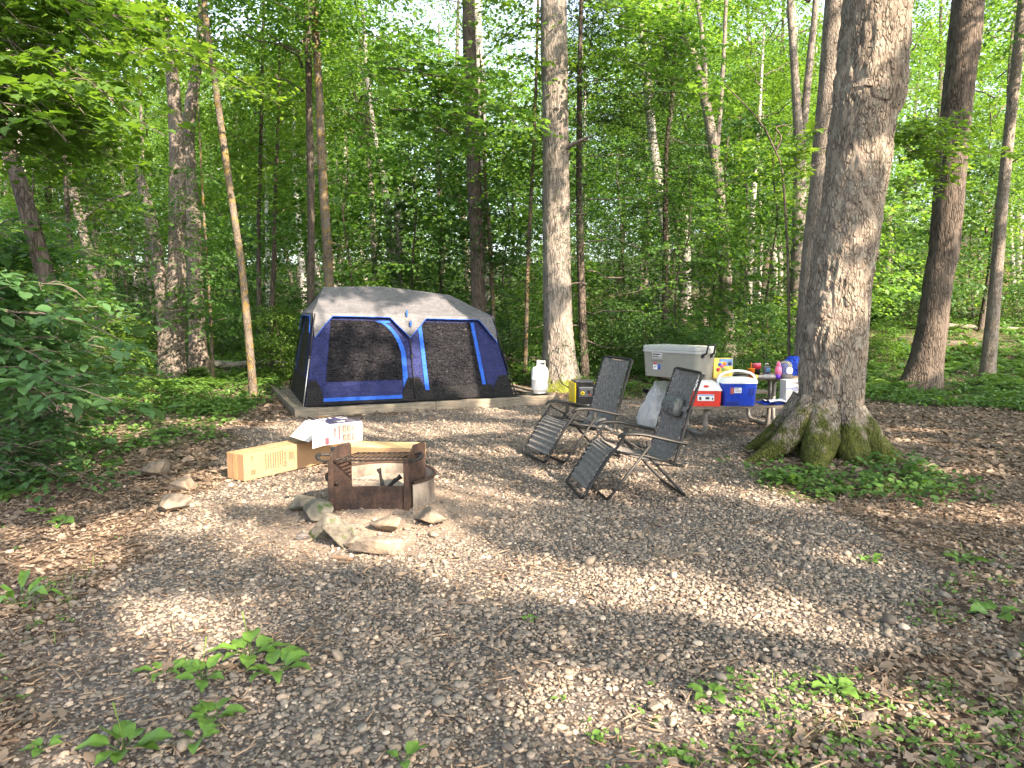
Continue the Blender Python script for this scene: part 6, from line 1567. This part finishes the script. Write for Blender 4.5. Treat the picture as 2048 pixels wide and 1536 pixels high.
# ------------------------------------------------------------------ understory between trunks, right slope and around the tent
r = np.random.RandomState(909)
for (px, Y, kind, s) in ((1350,17.5,'under',.75),(1430,19,'under',.9),(1540,18.5,'under',.9),(1250,22,'under',1.0),(1510,23,'under',1.1),(1790,28,'under',.85),(1950,29,'under',1.0),(2050,30,'under',1.1),(700,19,'under',.95),(830,19.5,'under',1.0),(900,21,'under',1.1),(560,23,'under',.7),(470,24,'under',.7),(250,23,'under',.8),(1020,20,'under',.9),(1090,23,'under',1.1),(1730,24,'under',1.1),(1880,26,'under',1.1),(60,16,'under',1.0)):
    q = A(px, 600, Y); lab = 'layered young tree standing between the trunks at the forest edge'
    stock_tree(kind, q.x, Y, r.rand()*6.28, s, r.randint(4), r.randint(3), lab, 'tree', 'layered young trees at the forest edge')
for (px, Y, s) in ((560,17.2,.7),(500,18,.7),(700,17.5,.7),(820,17.8,.6),(1010,16.6,.5),(1220,17,.7),(1300,16.5,.6),(1420,15.8,.5),(1480,16,.55),(1540,16.8,.7),(1270,18.5,.8),(1780,20,.5),(260,16.5,.5),(180,13.2,.7),(440,22,.7)):
    q = A(px, 600, Y); stock_tree('bush', q.x, Y, r.rand()*6.28, s, r.randint(3), r.randint(3), 'small leafy bush growing close behind the clearing', 'bush', 'small bushes behind the clearing')
# fallen logs
def log(a, b, r0, lab, mat=m_barkG):
    a = Vector(a); b = Vector(b); n = 8; q = np.random.RandomState(int(r0*1000)+len(lab)); pts = [(*(a.lerp(b, i/n)+Vector((0, 0, q.randn()*.02))), r0*(1-.35*i/n)) for i in range(n+1)]
    o = np_obj('fallen_log', *trunk_arrays([(p[0]-a.x, p[1]-a.y, p[2]-a.z, p[3]) for p in pts], 10, 16, .1), mat, None, True); o.location = a; return tag(o, lab, 'log')
def gp(px, Y, z): q = A(px, 600, Y); return (q.x, Y, TZ(q.x, Y)+z)
log(gp(405, 18.8, .12), gp(590, 20.0, .20), .11, 'grey fallen log behind the lichen covered trunk', m_barkL)
log(gp(410, 18.0, .05), gp(500, 18.3, .06), .06, 'thin dark fallen log in front of the grey one')
log(gp(300, 19.5, .12), gp(330, 19.2, .12), .12, 'short fallen log left of the double trunk')
log(gp(1800, 23, .16), gp(1990, 22, .14), .16, 'mossy fallen log on the slope behind the dark trunk', m_barkY)
log(gp(1010, 18.5, .16), gp(1100, 19.2, .22), .15, 'dark fallen log behind the straight grey trunk', m_barkD)
log(gp(1900, 27, .12), gp(2060, 26, .12), .12, 'long fallen log high on the slope at the right edge', m_barkG)
# ------------------------------------------------------------------ camera, light, sky
cam = bpy.data.cameras.new('camera'); co = bpy.data.objects.new('camera', cam); COL.objects.link(co)
cam.sensor_width = 36; cam.lens = FPX/2048*36; cam.clip_end = 600; cam.clip_start = .05
co.location = (0, 0, HE); co.rotation_euler = (math.pi/2-PIT, 0, 0); SC.camera = co
sun = bpy.data.lights.new('sun', 'SUN'); sun.energy = 5.0; sun.angle = R(.5); sun.color = (1.0, .80, .60)
so = bpy.data.objects.new('sun', sun); COL.objects.link(so)
sd = Vector((SX*math.cos(ELEV), SY*math.cos(ELEV), math.sin(ELEV)))
so.rotation_euler = sd.to_track_quat('Z', 'Y').to_euler(); so.location = sd*60
w = bpy.data.worlds.new('World'); SC.world = w; w.use_nodes = True; nt = w.node_tree
sky = nt.nodes.new('ShaderNodeTexSky'); sky.sky_type = 'NISHITA'; sky.sun_disc = False
sky.sun_elevation = ELEV; sky.sun_rotation = math.atan2(SX, SY); sky.air_density = 1.0; sky.dust_density = 4; sky.ozone_density = 1.0
bg = nt.nodes['Background']; bg.inputs['Strength'].default_value = SKYS
hsv = nt.nodes.new('ShaderNodeHueSaturation'); hsv.inputs['Saturation'].default_value = .62; hsv.inputs['Value'].default_value = 1.25
nt.links.new(sky.outputs[0], hsv.inputs['Color']); nt.links.new(hsv.outputs[0], bg.inputs['Color'])
vs = SC.view_settings; vs.view_transform = 'Standard'; vs.look = 'None'; vs.gamma = 1; vs.exposure = EXPO
c = SC.cycles; c.max_bounces = 6; c.diffuse_bounces = 3; c.glossy_bounces = 2; c.transmission_bounces = 5; c.transparent_max_bounces = 6
c.sample_clamp_indirect = 6; c.use_denoising = True; c.caustics_reflective = False; c.caustics_refractive = False
